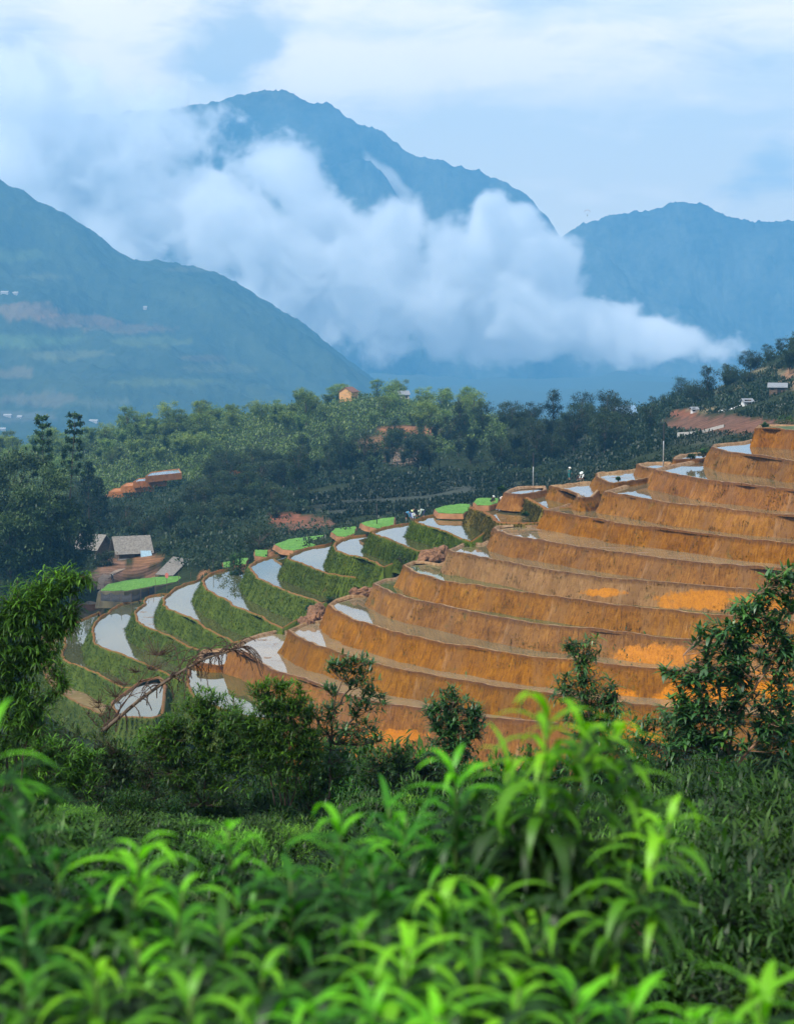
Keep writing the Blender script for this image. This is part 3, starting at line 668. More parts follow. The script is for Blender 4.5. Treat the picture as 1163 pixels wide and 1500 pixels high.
# ================================================================== CLOUDS LYING ON THE MOUNTAIN
def cloud_material():
    t = NT('cloud')
    v = t.n('ShaderNodeVolumePrincipled', {'Color': (1, 1, 1, 1), 'Density': 1.0, 'Anisotropy': -.2})
    t.l(t.n('ShaderNodeAttribute', attribute_name='density').outputs['Fac'], v.inputs['Density'])
    try: v.inputs['Density Attribute'].default_value = 'density'
    except Exception: pass
    v.inputs['Density'].default_value = 1.0
    for l in list(v.inputs['Density'].links): t.t.links.remove(l)
    return t.out(None, v.outputs[0])
CLOUDM = cloud_material()
def cloud(name, label, D, blobs, lo, hi, res, dens, amp, nscale, thick, soft=1.0):
    """a body of cloud: a smooth union of ellipsoids eaten by turbulence, filled into a voxel grid"""
    g = bpy.data.node_groups.new(name, 'GeometryNodeTree')
    g.interface.new_socket(name='Geometry', in_out='OUTPUT', socket_type='NodeSocketGeometry')
    T = NT(None, g)
    pos = T.n('GeometryNodeInputPosition').outputs[0]
    cur = None; a = D / F; kk = D / 4080; nscale /= kk; dens /= kk; thick *= kk
    wob = T.n('ShaderNodeTexNoise', {'Vector': pos, 'Scale': nscale * .45, 'Detail': 2.0}).outputs[1]
    wob = T.vmath('MULTIPLY', T.vmath('SUBTRACT', wob, (.5, .5, .5)), (160 * kk, 120 * kk, 140 * kk))
    P = T.vmath('ADD', pos, wob)
    for (px, py, rx, rz, tilt, k) in blobs:
        c = at(px, py, D + R.uniform(-.12, .12) * thick)
        v = T.vmath('SUBTRACT', P, tuple(c))
        ca, sa = math.cos(rad(tilt)), math.sin(rad(tilt))
        ux = T.vmath('DOT_PRODUCT', v, (ca / (rx * a), 0, -sa / (rx * a)))
        uz = T.vmath('DOT_PRODUCT', v, (sa / (rz * a), 0, ca / (rz * a)))
        uy = T.vmath('DOT_PRODUCT', v, (0, 1 / thick, 0))
        d = T.vmath('LENGTH', T.n('ShaderNodeCombineXYZ', {0: ux, 1: uy, 2: uz}).outputs[0])
        s = T.math('MULTIPLY', T.math('SUBTRACT', 1.0, d), k)
        cur = s if cur is None else T.math('SMOOTH_MAX', cur, s, .18)
    nz = T.n('ShaderNodeTexNoise', {'Vector': pos, 'Scale': nscale, 'Detail': 9.0, 'Roughness': .66, 'Distortion': .4}).outputs[0]
    q = T.math('ADD', cur, T.math('MULTIPLY', T.math('SUBTRACT', nz, .52), amp))
    q = T.math('MULTIPLY', q, 3.0 * soft, clamp=True)
    q = T.math('MULTIPLY', T.math('POWER', q, 1.3), dens)
    vc = T.n('GeometryNodeVolumeCube', {'Density': q, 'Min': lo, 'Max': hi, 'Resolution X': res[0], 'Resolution Y': res[1], 'Resolution Z': res[2]})
    sm = T.n('GeometryNodeSetMaterial', {'Geometry': vc.outputs[0], 'Material': CLOUDM})
    go = T.n('NodeGroupOutput'); T.l(sm.outputs[0], go.inputs[0])
    me = bpy.data.meshes.new(name); o = obj(name, me); md = o.modifiers.new('fill', 'NODES'); md.node_group = g
    tag(o, label, 'cloud', None, 'stuff'); me.materials.append(CLOUDM)
    return o
# (photo column, row, half length, half height, tilt, strength)
DC = 7600
cloud('low_clouds', 'long bank of white cloud lying across the mountain side', DC,
      [(330,330,120,75,32,1),(430,385,130,75,30,1),(245,305,75,55,40,.7),(190,195,70,60,20,.3),(250,190,50,35,30,.3),(540,430,120,70,20,1),(640,448,110,62,12,1),(760,458,120,60,14,1),(870,482,110,44,16,1),(960,503,85,30,12,.9),(1030,514,60,20,0,.5),
       (735,360,62,62,35,1),(712,318,24,40,18,.9),(790,400,60,55,40,.9),(690,400,70,60,10,.7),(480,330,60,45,40,.5),(555,360,70,50,45,.6),(30,240,110,120,30,.7),(100,330,130,70,38,.75),(190,390,140,60,28,.65),(300,430,150,60,22,.7),
       (60,150,90,70,0,.5),(-80,300,120,140,20,.9),(420,460,140,40,18,.5),(400,250,70,30,40,.3),(760,325,18,22,0,.7),(120,210,60,60,10,.5)],
      (at(-180, 600, DC).x, DC - 420, at(0, 600, DC).z), (at(1110, 100, DC).x, DC + 620, at(0, 60, DC).z), (420, 50, 260), .034, 3.3, .0078, 300, .85)
DW = 4540
cloud('cloud_wisp', 'thin wisp of cloud between the two dark mountain ridges', 9320,
      [(552,232,30,16,40,.8),(580,255,34,17,45,.9),(605,285,28,14,48,.8),(622,305,14,10,50,.6)],
      (at(500, 330, 9320).x, 9200, at(0, 335, 9320).z), (at(660, 330, 9320).x, 9440, at(0, 200, 9320).z), (90, 24, 80), .014, 1.6, .009, 55)

# ================================================================== HAZE
def haze():
    bm = bmesh.new(); add_box(bm, (0, 3535, 195), (9200, 7170, 1050)); 
    t = NT('haze'); v = t.n('ShaderNodeVolumePrincipled', {'Color': HAZE_COL, 'Density': HAZE_D, 'Anisotropy': 0.0})
    o = bm_obj('haze', bm, t.out(None, v.outputs[0])); tag(o, 'thin blue haze hanging in the valley', 'haze', None, 'stuff')
HAZE_COL = (.17, .56, 1.0, 1); HAZE_D = .000150
haze()

# ================================================================== SKY AND LIGHT
SUN_EL, SUN_AZ = 48, 215           # degrees; azimuth clockwise from the viewing direction (+Y)
def world():
    w = bpy.data.worlds.new('World'); sc.world = w; w.use_nodes = True
    t = NT(None, w.node_tree)
    d = t.n('ShaderNodeTexCoord').outputs['Generated']
    s = t.n('ShaderNodeSeparateXYZ', {0: d}); x, y, z = s.outputs[0], s.outputs[1], s.outputs[2]
    sky = t.n('ShaderNodeTexSky', sky_type='NISHITA', sun_disc=False, sun_elevation=rad(SUN_EL), sun_rotation=rad(SUN_AZ), altitude=1200, air_density=1.0, dust_density=2.0, ozone_density=1.0).outputs[0]
    sky = t.vmath('MINIMUM', sky, (14, 14, 14))
    # clouds on a layer overhead: direction over height, so they crowd towards the horizon
    zz = t.math('MAXIMUM', t.math('ADD', z, .10), .03)
    lay = t.n('ShaderNodeCombineXYZ', {0: t.math('DIVIDE', x, zz), 1: t.math('DIVIDE', y, zz), 2: 0.0}).outputs[0]
    n1 = t.noise(lay, 1.1, 9, .58, .4)
    n2 = t.noise(t.scale(lay, (.35, 1.2, 1)), 1.3, 7, .55)
    nd = t.noise(t.scale(d, (1, 1, 2.2)), 9.0, 9, .60, .3)
    # directions of the larger cloud masses: (azimuth tan, elevation tan)
    yy = t.math('MAXIMUM', y, .05)
    u = t.math('DIVIDE', x, yy); v = t.math('DIVIDE', z, yy)
    nw = t.n('ShaderNodeTexNoise', {'Vector': d, 'Scale': 14.0, 'Detail': 5.0}).outputs[1]
    ns = t.n('ShaderNodeSeparateXYZ', {0: t.vmath('SUBTRACT', nw, (.5, .5, .5))})
    u = t.math('ADD', u, t.math('MULTIPLY', ns.outputs[0], .05)); v = t.math('ADD', v, t.math('MULTIPLY', ns.outputs[2], .035))
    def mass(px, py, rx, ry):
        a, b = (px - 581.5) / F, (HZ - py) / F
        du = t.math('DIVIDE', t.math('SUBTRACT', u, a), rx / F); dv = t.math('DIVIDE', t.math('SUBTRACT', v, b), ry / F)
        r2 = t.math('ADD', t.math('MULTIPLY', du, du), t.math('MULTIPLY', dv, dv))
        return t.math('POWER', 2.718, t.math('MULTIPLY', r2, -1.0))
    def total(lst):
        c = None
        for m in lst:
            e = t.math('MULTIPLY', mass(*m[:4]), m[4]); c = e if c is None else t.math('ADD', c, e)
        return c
    white = total([(250,-70,330,70,.9),(650,-90,330,80,.8),(60,-150,300,90,.7),(950,-110,300,70,.6),(150,120,60,45,.9),(90,40,120,30,.5),(230,150,70,40,.7),(190,60,80,40,.6),(440,95,110,45,1.0),(560,110,130,60,.9),(700,100,120,45,.5),(420,20,120,16,.6),(900,60,120,40,.45),(1080,30,160,35,.55),(870,105,170,30,.4),(1150,225,60,14,.5),(60,200,120,80,.7),(1000,160,250,14,.35),(640,30,120,30,.4)])  # masses above the frame are added, unseen, to brighten the pool reflections
    grey = total([(330,55,90,50,1.0),(300,110,90,40,.8),(380,68,50,18,.6),(215,210,80,30,.4),(40,60,50,40,.5),(740,25,110,30,.75),(920,120,120,24,.35),(1060,100,160,30,.4),(1130,265,75,32,.9),(800,75,200,16,.3),(520,175,90,18,.3)])
    clear = total([(800,215,320,40,.9),(1000,250,220,30,.5),(560,20,60,16,.5),(420,40,60,20,.4)])
    up = t.maprange(z, .02, .35, 0, 1)
    base = t.mix(up, SKY_LOW, SKY_HIGH)
    dz = t.scale(d, (1, 1, 2.6))
    fine = t.noise(dz, 17.0, 10, .62, .5); big = t.noise(t.scale(d, (1, 1, 3.2)), 6.0, 8, .6, .3); st = t.noise(t.scale(d, (1, 1, 9)), 7.0, 7, .55, .2)
    k = t.math('ADD', t.math('MULTIPLY', fine, .5), t.math('ADD', t.math('MULTIPLY', big, .35), t.math('MULTIPLY', st, .35)))
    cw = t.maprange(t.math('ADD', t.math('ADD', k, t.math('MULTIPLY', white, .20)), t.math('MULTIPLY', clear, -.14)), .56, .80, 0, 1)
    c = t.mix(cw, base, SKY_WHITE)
    kg = t.maprange(t.math('ADD', t.math('ADD', t.math('MULTIPLY', t.noise(dz, 13.0, 9, .6, .6), .7), t.math('MULTIPLY', st, .25)), t.math('MULTIPLY', grey, .32)), .58, .80, 0, .9)
    c = t.mix(kg, c, SKY_GREY)
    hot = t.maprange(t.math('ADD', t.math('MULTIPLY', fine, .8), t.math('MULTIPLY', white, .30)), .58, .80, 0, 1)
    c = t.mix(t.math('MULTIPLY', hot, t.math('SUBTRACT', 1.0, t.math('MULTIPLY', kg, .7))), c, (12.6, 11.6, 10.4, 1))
    # behind and above the viewer: broken overcast from the layer noise
    cov = t.maprange(n1, .38, .62, .35, 1)
    c2 = t.mix(cov, sky, (9.0, 9.2, 9.4, 1))
    front = t.math('MULTIPLY', t.maprange(y, .5, .8, 0, 1), t.maprange(z, .55, .3, 0, 1))
    c = t.mix(front, c2, c)
    c = t.mix(.06, c, sky)
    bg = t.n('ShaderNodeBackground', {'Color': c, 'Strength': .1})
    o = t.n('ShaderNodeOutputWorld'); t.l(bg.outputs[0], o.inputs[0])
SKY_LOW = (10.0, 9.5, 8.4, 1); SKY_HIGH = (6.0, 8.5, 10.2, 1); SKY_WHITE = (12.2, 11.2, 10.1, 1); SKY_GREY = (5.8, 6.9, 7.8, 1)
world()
sl = bpy.data.lights.new('sun', 'SUN'); sl.energy = 3.8; sl.angle = rad(11); sl.color = (1.0, .95, .86)
so = bpy.data.objects.new('sun', sl); link(so)
az, el = rad(SUN_AZ), rad(SUN_EL)
sd = Vector((math.sin(az) * math.cos(el), math.cos(az) * math.cos(el), math.sin(el)))
so.rotation_euler = sd.to_track_quat('Z', 'Y').to_euler()

# ================================================================== CAMERA
cam = bpy.data.cameras.new('camera'); co = bpy.data.objects.new('camera', cam); link(co)
co.location = (0, 0, CZ); co.rotation_euler = (rad(90) - TH, 0, 0)
cam.sensor_fit = 'VERTICAL'; cam.sensor_height = 36; cam.lens = 36 * F / 1500
cam.clip_start = .3; cam.clip_end = 40000
cam.dof.use_dof = True; cam.dof.focus_distance = 110; cam.dof.aperture_fstop = 5.2
sc.camera = co
sc.view_settings.view_transform = 'Standard'; sc.view_settings.look = 'None'; sc.view_settings.exposure = .3; sc.view_settings.gamma = 1
sc.render.engine = 'CYCLES'
cy = sc.cycles
cy.use_denoising = True; cy.denoiser = 'OPENIMAGEDENOISE'; cy.denoising_input_passes = 'RGB_ALBEDO_NORMAL'; cy.denoising_prefilter = 'ACCURATE'
cy.max_bounces = 14; cy.diffuse_bounces = 3; cy.glossy_bounces = 3; cy.transmission_bounces = 4; cy.volume_bounces = 14; cy.transparent_max_bounces = 8
cy.use_adaptive_sampling = True; cy.adaptive_threshold = .02
cy.caustics_reflective = False; cy.caustics_refractive = False; cy.sample_clamp_indirect = 6
cy.volume_step_rate = 2.0; cy.volume_max_steps = 160
# ================================================================== LEAF TOOLS
def leaf_strips(base, dirs, up, L, W, droop, segs, tint, fold=.15, lens=True):
    """many leaves at once: each a strip of segs quads, lens shaped, arching over by droop (radians)"""
    base = np.asarray(base, float); n = len(base)
    d = np.asarray(dirs, float); d /= np.linalg.norm(d, axis=1)[:, None] + 1e-9
    L = np.broadcast_to(L, n).astype(float); W = np.broadcast_to(W, n).astype(float); droop = np.broadcast_to(droop, n).astype(float)
    side = np.cross(d, up); side /= np.linalg.norm(side, axis=1)[:, None] + 1e-9
    g = np.array((0, 0, -1.0))
    V = np.empty((n, segs + 1, 2, 3)); p = base.copy(); cur = d.copy()
    ax = np.cross(d, g); ln = np.linalg.norm(ax, axis=1); ax /= ln[:, None] + 1e-9
    for k in range(segs + 1):
        s = k / segs
        w = .42 if segs == 1 else ((np.sin(math.pi * min(1, s * .96 + .04) ** .75) * .5 + .02) if lens else (.5 * (1 - s) + .03))
        off = side * (W * w)[:, None]
        V[:, k, 0] = p - off; V[:, k, 1] = p + off
        if k < segs:
            p = p + cur * (L / segs)[:, None]
            a = (droop / segs)[:, None]                    # rotate towards the ground about ax
            cur = cur * np.cos(a) + np.cross(ax, cur) * np.sin(a) + ax * (np.sum(ax * cur, 1)[:, None]) * (1 - np.cos(a))
    idx = np.arange(n * (segs + 1) * 2).reshape(n, segs + 1, 2)
    Fq = np.stack([idx[:, :-1, 0], idx[:, :-1, 1], idx[:, 1:, 1], idx[:, 1:, 0]], -1).reshape(-1, 4)
    T = np.repeat(np.broadcast_to(tint, n), (segs + 1) * 2)
    return V.reshape(-1, 3), Fq, T
class Leaves:
    def __init__(s): s.V = []; s.F = []; s.T = []; s.n = 0
    def add(s, V, Fq, T):
        s.V.append(V); s.F.append(Fq + s.n); s.T.append(T); s.n += len(V)
    def mesh(s, name, mat, smooth=False):
        return mesh(name, np.concatenate(s.V), np.concatenate(s.F), mat, {'tint': np.concatenate(s.T)}, smooth=smooth)
def rdir(n, zlo=-1, zhi=1):
    z = NR.uniform(zlo, zhi, n); a = NR.uniform(0, 2 * math.pi, n); r = np.sqrt(np.maximum(0, 1 - z * z))
    return np.c_[r * np.cos(a), r * np.sin(a), z]
UP = np.array((0.05, 0.02, 1.0))

PEACH = foliage_mat('young_leaf', [(0, (.006, .028, .006)), (.35, (.018, .090, .007)), (.65, (.062, .28, .006)), (1, (.20, .62, .007))], .45, .07, .55, .12)
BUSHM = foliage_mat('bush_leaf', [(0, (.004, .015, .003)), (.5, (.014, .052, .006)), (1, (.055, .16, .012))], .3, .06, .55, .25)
GLOSSYL = foliage_mat('long_leaf', [(0, (.010, .045, .013)), (.5, (.034, .125, .032)), (1, (.095, .26, .030))], .3, .12, .5, .15)
BAMB = foliage_mat('bamboo_leaf', [(0, (.016, .055, .007)), (.5, (.050, .155, .012)), (1, (.14, .36, .018))], .4, .06, .55, .2)
TREEM = foliage_mat('tree_leaf', [(0, (.009, .022, .011)), (.5, (.024, .045, .019)), (1, (.062, .090, .029))], .3, .05, .5, .38)
PALEM = foliage_mat('pale_tree_leaf', [(0, (.045, .085, .026)), (.5, (.120, .190, .048)), (1, (.26, .34, .08))], .35, .05, .5, .35)
CONIF = foliage_mat('dark_needle', [(0, (.007, .018, .008)), (.5, (.014, .032, .012)), (1, (.035, .065, .018))], .2, .04, .5, .2)
BARK = simple('bark', (.09, .065, .045), .9, .4, 8, 0, .6); STEMG = simple('green_stem', (.10, .16, .04), .6, .3, 10); STEMR = simple('pinkish_stem', (.26, .15, .09), .7, .25, 12); DRY = simple('dry_stalk', (.062, .036, .026), .85, .4, 12, 0, .5)
DRYG = simple('grey_dry_stalk', (.115, .085, .060), .85, .35, 14, 0, .4)

# ------------------------------------------------------------------ out-of-focus saplings close to the eye
def sapling(name, label, shoots, group=None, tw=.040):
    """shoots: (tip column, tip row, distance, lean in px at 500 rows below, leaf scale, freshness)"""
    x0, y0, D0 = shoots[0][:3]
    base = at(x0 + shoots[0][3], 1640, D0); base.z = min(base.z, 50.2)
    root = empty(name, base, label, 'sapling', group)
    bm = bmesh.new(); lv = Leaves(); b = np.array(base)
    for (tx, ty, D, lean, ls, fr) in shoots:
        rows = max(1640, ty + 420)
        A = [at(tx + lean * ((r_ - ty) / 500) ** 1.3 + 10 * math.sin(r_ * .011 + tx), r_, D + (r_ - ty) * .00035) for r_ in np.linspace(ty + 18, rows, 16)]
        add_tube(bm, [p - base for p in A], [.0022 + .0028 * k / 15 for k in range(16)], 6)
        P = np.array([tuple(p - base) for p in A])
        seg = np.r_[0, np.cumsum(np.linalg.norm(np.diff(P, axis=0), axis=1))]
        m = int(seg[-1] / .0105)
        s = np.linspace(0.0, seg[-1], m) + NR.uniform(-.004, .004, m); s = np.clip(s, 0, seg[-1])
        pos = np.stack([np.interp(s, seg, P[:, k]) for k in range(3)], 1)
        ang = np.arange(m) * 2.4 + NR.uniform(-.4, .4, m) + tx
        f = np.clip(s / .40, 0, 1)                                       # 0 at the growing tip
        el = 1.2 - .75 * np.sqrt(f) + NR.normal(0, .18, m)
        d = np.c_[np.cos(ang) * np.cos(el), np.sin(ang) * np.cos(el) * .8, np.sin(el)]
        L = (.11 + .05 * np.sqrt(f)) * ls * NR.uniform(.75, 1.2, m); W = L * (.118 + .014 * f) * NR.uniform(.85, 1.2, m)
        L = np.where(s < .012, L * .6, L)
        dr = 1.9 + .8 * f + NR.normal(0, .35, m)
        tint = np.clip((1.1 - .85 * f ** .7) * fr + NR.normal(0, .13, m), 0, 1)
        lv.add(*leaf_strips(pos, d, UP, L, W, dr, 8, tint))
        # side twigs lower down fill the thicket
        for q in range(int(seg[-1] / tw)):
            sp = NR.uniform(.12, seg[-1]); o_ = np.array([np.interp(sp, seg, P[:, k]) for k in range(3)])
            a = NR.uniform(0, 6.28); e = NR.uniform(.2, .9); tl = NR.uniform(.06, .16)
            t = np.array((math.cos(a) * math.cos(e), math.sin(a) * math.cos(e) * .7, math.sin(e))) * tl
            add_tube(bm, [o_, o_ + t * .5 + np.array((0, 0, .004)), o_ + t], [.0018, .0014, .0009], 5)
            k = 9; fs = np.linspace(.25, 1, k); pp = o_ + np.outer(fs, t)
            an = np.arange(k) * 2.4 + a; e2 = NR.uniform(-.1, .8, k)
            dd = np.c_[np.cos(an) * np.cos(e2), np.sin(an) * np.cos(e2) * .8, np.sin(e2)] + t / tl * .5
            LL = .125 * ls * NR.uniform(.7, 1.25, k)
            tn = np.clip((.24 + .6 * fs ** 2 * (NR.random() < .32)) * fr + NR.normal(0, .12, k), 0, 1)
            lv.add(*leaf_strips(pp, dd, UP, LL, LL * NR.uniform(.10, .14, k), NR.uniform(1.6, 2.9, k), 8, tn))
    bm_obj('stem', bm, STEMG, root, True)
    obj('foliage', lv.mesh('foliage', PEACH, True), root)
    return root
SG = 'blurred saplings close to the viewer'
sapling('sapling', 'tall blurred sapling with bright arching tip leaves, reaching highest over the ochre banks', [(795,1018,3.6,20,1.25,1.2),(852,1045,3.65,-30,1.2,1.1),(905,1050,3.7,-70,1.15,1.0),(745,1095,3.75,60,1.1,.95)], tw=.10)
sapling('sapling', 'blurred sapling leaning over to a bright drooping tip in front of the dark bushes', [(975,1185,3.3,-230,1.1,1.15),(930,1150,3.7,-120,.8,1.0)], tw=.07)
sapling('sapling', 'blurred sapling with a fan of fresh leaves below the small round tree', [(655,1105,3.7,40,1.1,1.05),(600,1180,3.8,30,1.0,.7),(560,1165,4.0,10,1.0,.55)])
sapling('sapling', 'blurred sapling with yellow-green arched leaves in the lower middle', [(715,1285,3.1,20,1.0,1.1),(640,1300,3.0,-20,1.0,.9),(790,1310,3.3,30,1.0,.45)])
sapling('sapling', 'blurred sapling under the bamboo thicket with one upright bright shoot', [(338,1195,3.5,0,.8,1.0),(490,1190,3.5,20,1.05,.9),(420,1270,3.4,-20,1.0,.5),(545,1250,3.3,10,1.0,.55)])
sapling('sapling', 'blurred sapling with long arched leaves under the dark bush with white glints', [(195,1225,3.2,-40,1.15,1.05),(265,1290,3.1,10,1.05,.85),(130,1290,3.2,10,1.0,.6)])
sapling('sapling', 'blurred dull green sapling cut off by the picture edge below the hanging bamboo', [(20,1175,3.4,-10,1.0,.5),(75,1240,3.2,20,1.0,.55),(30,1310,3.0,0,1.0,.75)])
for k, sh in enumerate([[(330,1335,2.8,20,1.0,.7),(390,1400,2.7,0,1.0,.8)], [(520,1345,2.8,20,1.0,.7),(590,1370,2.7,-10,1.0,.95)], [(210,1370,2.7,0,1.0,.6),(130,1400,2.6,20,1.0,.8)], [(40,1420,2.6,0,1.0,.7),(290,1440,2.5,0,1.0,.7)],
                        [(690,1400,2.7,0,1.0,.6),(760,1430,2.6,20,1.0,.95)], [(450,1450,2.5,0,1.0,.9),(560,1460,2.5,0,1.0,.8)], [(850,1430,2.7,-10,1.0,1.0),(930,1450,2.6,0,1.0,.95)], [(640,1470,2.4,0,1.0,1.0)], [(1010,1475,2.6,0,.9,1.0)]]):
    sapling('sapling', 'low blurred sapling in the leafy thicket along the bottom edge', sh, SG)
sapling('sapling', 'blurred bright sapling tips in the lower corner before the dark bushes', [(1120,1440,2.7,30,1.05,1.15),(1180,1420,2.7,30,1.0,1.0),(1060,1480,2.6,0,.9,.9)])
sapling('sapling', 'single bright blurred leaf tip poking in above the dark bush at the picture edge', [(-25,1075,3.2,-30,1.2,1.1)])

# ------------------------------------------------------------------ plants on the brow: stems and leaf bunches placed where they grow
def twig_plant(name, label, cat, foot, D, stems, blobs, leaf, mat, stem_mat, sr=.03, group=None, depth=1.0, dens=2.0):
    """foot (col,row); stems: list of polylines [(col,row)...] from foot up; blobs (col,row,radius px,n twigs)
       leaf = (length, width ratio, droop, per twig, rise, twig length)"""
    a = D / F
    base = at(foot[0], foot[1], D)
    root = empty(name, base, label, cat, group)
    bm = bmesh.new(); SP = []
    for st in stems:
        pts = [at(x, y, D + NR.uniform(-.25, .25) * depth * (i > 0)) - base for i, (x, y) in enumerate(st)]
        # smooth the polyline
        q = []
        for p0, p1 in zip(pts, pts[1:]):
            for t in (0, .34, .67): q.append(p0.lerp(p1, t) + Vector((R.uniform(-1, 1), R.uniform(-1, 1), 0)) * .012 * D / 10)
        q.append(pts[-1])
        add_tube(bm, q, [sr * (1 - .8 * k / (len(q) - 1)) for k in range(len(q))], 7)
        SP += q
    SPn = np.array([tuple(p) for p in SP]); lv = Leaves()
    for (bx, by, br, n) in blobs:
        n = int(n * dens)
        c = np.array(at(bx, by, D) - base)
        dirs = rdir(n); rr = br * a * NR.random(n) ** .45
        tips = c + dirs * rr[:, None] * np.array((1, 1.0 * depth, 1))
        ctint = NR.uniform(-.12, .12)
        for tp in tips:
            dist = np.linalg.norm((SPn - tp) * np.array((1, 1, 1.0)), axis=1) + np.maximum(0, SPn[:, 2] - tp[2] + .05) * 2
            s0 = SPn[np.argmin(dist)]
            v = tp - s0; tl = np.linalg.norm(v)
            mid = (s0 + tp) / 2 + np.array((0, 0, -.06 * tl))
            if tl > .02: add_tube(bm, [s0, mid, tp], [sr * .28, sr * .18, sr * .09], 4, False)
            k = leaf[3]; fs = 1 - NR.random(k) ** 1.5 * min(1, leaf[5] / max(tl, .01))
            pp = np.where(fs[:, None] > .5, mid + (tp - mid) * ((fs - .5) * 2)[:, None], s0 + (mid - s0) * (fs * 2)[:, None])
            an = NR.uniform(0, 6.28, k); e = NR.normal(leaf[4], .35, k)
            dd = np.c_[np.cos(an) * np.cos(e), np.sin(an) * np.cos(e), np.sin(e)] + v / (tl + 1e-6) * .45
            Ls = leaf[0] * NR.uniform(.65, 1.2, k)
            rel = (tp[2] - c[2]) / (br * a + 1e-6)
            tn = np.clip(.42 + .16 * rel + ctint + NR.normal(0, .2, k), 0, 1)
            lv.add(*leaf_strips(pp, dd, UP, Ls, Ls * leaf[1] * NR.uniform(.8, 1.2, k), np.abs(NR.normal(leaf[2], .35, k)), 3, tn))
    bm_obj('stem', bm, stem_mat, root, True)
    obj('foliage', lv.mesh('foliage', mat, True), root)
    return root
LONG = (.29, .23, .8, 11, .25, .25)
twig_plant('leafy_tree', 'tall leafy tree with long dark leaves and a thin pinkish trunk against the ochre banks', 'tree', (1066,1135), 40,
    [[(1066,1135),(1072,1060),(1082,990),(1090,930),(1105,880),(1125,850)],[(1068,1110),(1040,1050),(1020,1000),(1000,960)],[(1074,1050),(1110,1000),(1140,950),(1160,900)],[(1067,1134),(1110,1085),(1125,1060),(1130,1000),(1150,940)],[(1066,1134),(1035,1100),(1020,1080),(1000,1030)]],
    [(1135,868,36,26),(1160,850,30,16),(1098,905,40,34),(1050,935,34,24),(1075,960,44,34),(1130,930,42,32),(1040,985,36,26),(1010,1000,24,12),(1000,1040,34,20),(1040,1045,44,34),(1085,1020,40,26),(1140,1000,44,28),(1110,1065,36,18),(1150,1060,40,20),(1050,1085,50,34),(1000,1085,34,20),(978,990,14,5),(1165,960,30,20)],
    LONG, GLOSSYL, STEMR, .035, dens=1.5)
twig_plant('leafy_tree', 'slim young tree with drooping long leaves rising behind the blurred sapling', 'tree', (872,1180), 38,
    [[(872,1180),(868,1100),(862,1040),(850,985),(838,948),(826,938)],[(868,1090),(890,1040),(905,1010)],[(866,1060),(835,1030),(822,1010)]],
    [(835,948,14,6),(858,962,20,8),(872,945,16,6),(850,985,26,12),(832,1010,28,16),(870,1010,32,22),(895,1040,30,20),(860,1050,38,26),(885,1080,36,22),(850,1100,40,24),(895,1120,36,20),(870,1150,40,22)],
    (.24, .16, .9, 10, .1, .22), GLOSSYL, BARK, .03)
twig_plant('leafy_tree', 'small round dark tree standing alone in front of the lower ochre banks', 'tree', (668,1150), 42,
    [[(668,1150),(665,1100),(660,1060),(664,1030)],[(666,1110),(690,1080),(700,1050)],[(666,1100),(640,1070),(630,1045)]],
    [(660,1020,20,14),(640,1038,22,16),(680,1040,24,18),(660,1052,30,26),(690,1068,26,20),(650,1075,30,24),(675,1085,32,26),(655,1105,34,22),(700,1040,12,5),(625,1040,12,5)],
    (.22, .17, .7, 10, .2, .2), GLOSSYL, BARK, .03)
twig_plant('leafy_tree', 'open young tree with a bare dark trunk and whorls of leaves beside the bamboo clump', 'tree', (478,1185), 41,
    [[(478,1185),(484,1120),(488,1060),(494,1020),(510,985),(520,968)],[(487,1080),(520,1050),(545,1020)],[(488,1090),(460,1050),(452,1020)],[(490,1040),(510,1010),(530,990)]],
    [(485,972,16,8),(510,972,20,10),(535,975,18,8),(520,995,20,10),(480,1010,14,6),(540,1005,20,10),(550,1030,22,10),(520,1035,22,12),(485,1045,20,10),(458,1040,20,10),(470,1070,22,10),(505,1075,26,12),(535,1065,24,12),(550,1085,18,8),(500,1105,30,12)],
    (.20, .19, .5, 9, .35, .16), GLOSSYL, BARK, .028)
NARROW = (.19, .16, .8, 13, .35, .35)
twig_plant('bamboo_clump', 'dense dark bamboo clump with several thin culms in front of an orange bank', 'bamboo', (415,1180), 40,
    [[(412,1180),(408,1120),(400,1060),(385,1010)],[(420,1180),(424,1110),(430,1050),(440,1000)],[(405,1180),(395,1110),(370,1060)],[(428,1180),(440,1110),(455,1060)],[(416,1180),(416,1100),(414,1010)]],
    [(415,1020,30,30),(390,1030,26,26),(440,1030,28,24),(410,1050,36,44),(440,1070,34,36),(385,1070,34,36),(415,1090,40,50),(450,1100,34,30),(380,1110,34,30),(420,1125,40,40),(350,1060,30,24),(400,1000,14,8),(372,1012,16,8)], NARROW, BAMB, BARK, .022)
twig_plant('bamboo_clump', 'feathery green bamboo mound below the dead stalk', 'bamboo', (300,1180), 42,
    [[(300,1180),(300,1110),(300,1050)],[(305,1180),(330,1100),(345,1050)],[(295,1180),(265,1110),(250,1070)]],
    [(300,1035,36,40),(330,1050,40,46),(265,1060,34,38),(290,1070,46,60),(350,1075,36,40),(240,1080,26,24),(320,1100,44,50),(270,1105,40,40),(355,1110,34,30),(300,1130,40,36),(225,1115,40,40),(385,1095,34,34),(335,1140,44,40),(250,1145,40,36),(215,1085,26,24)], NARROW, BAMB, BARK, .022)
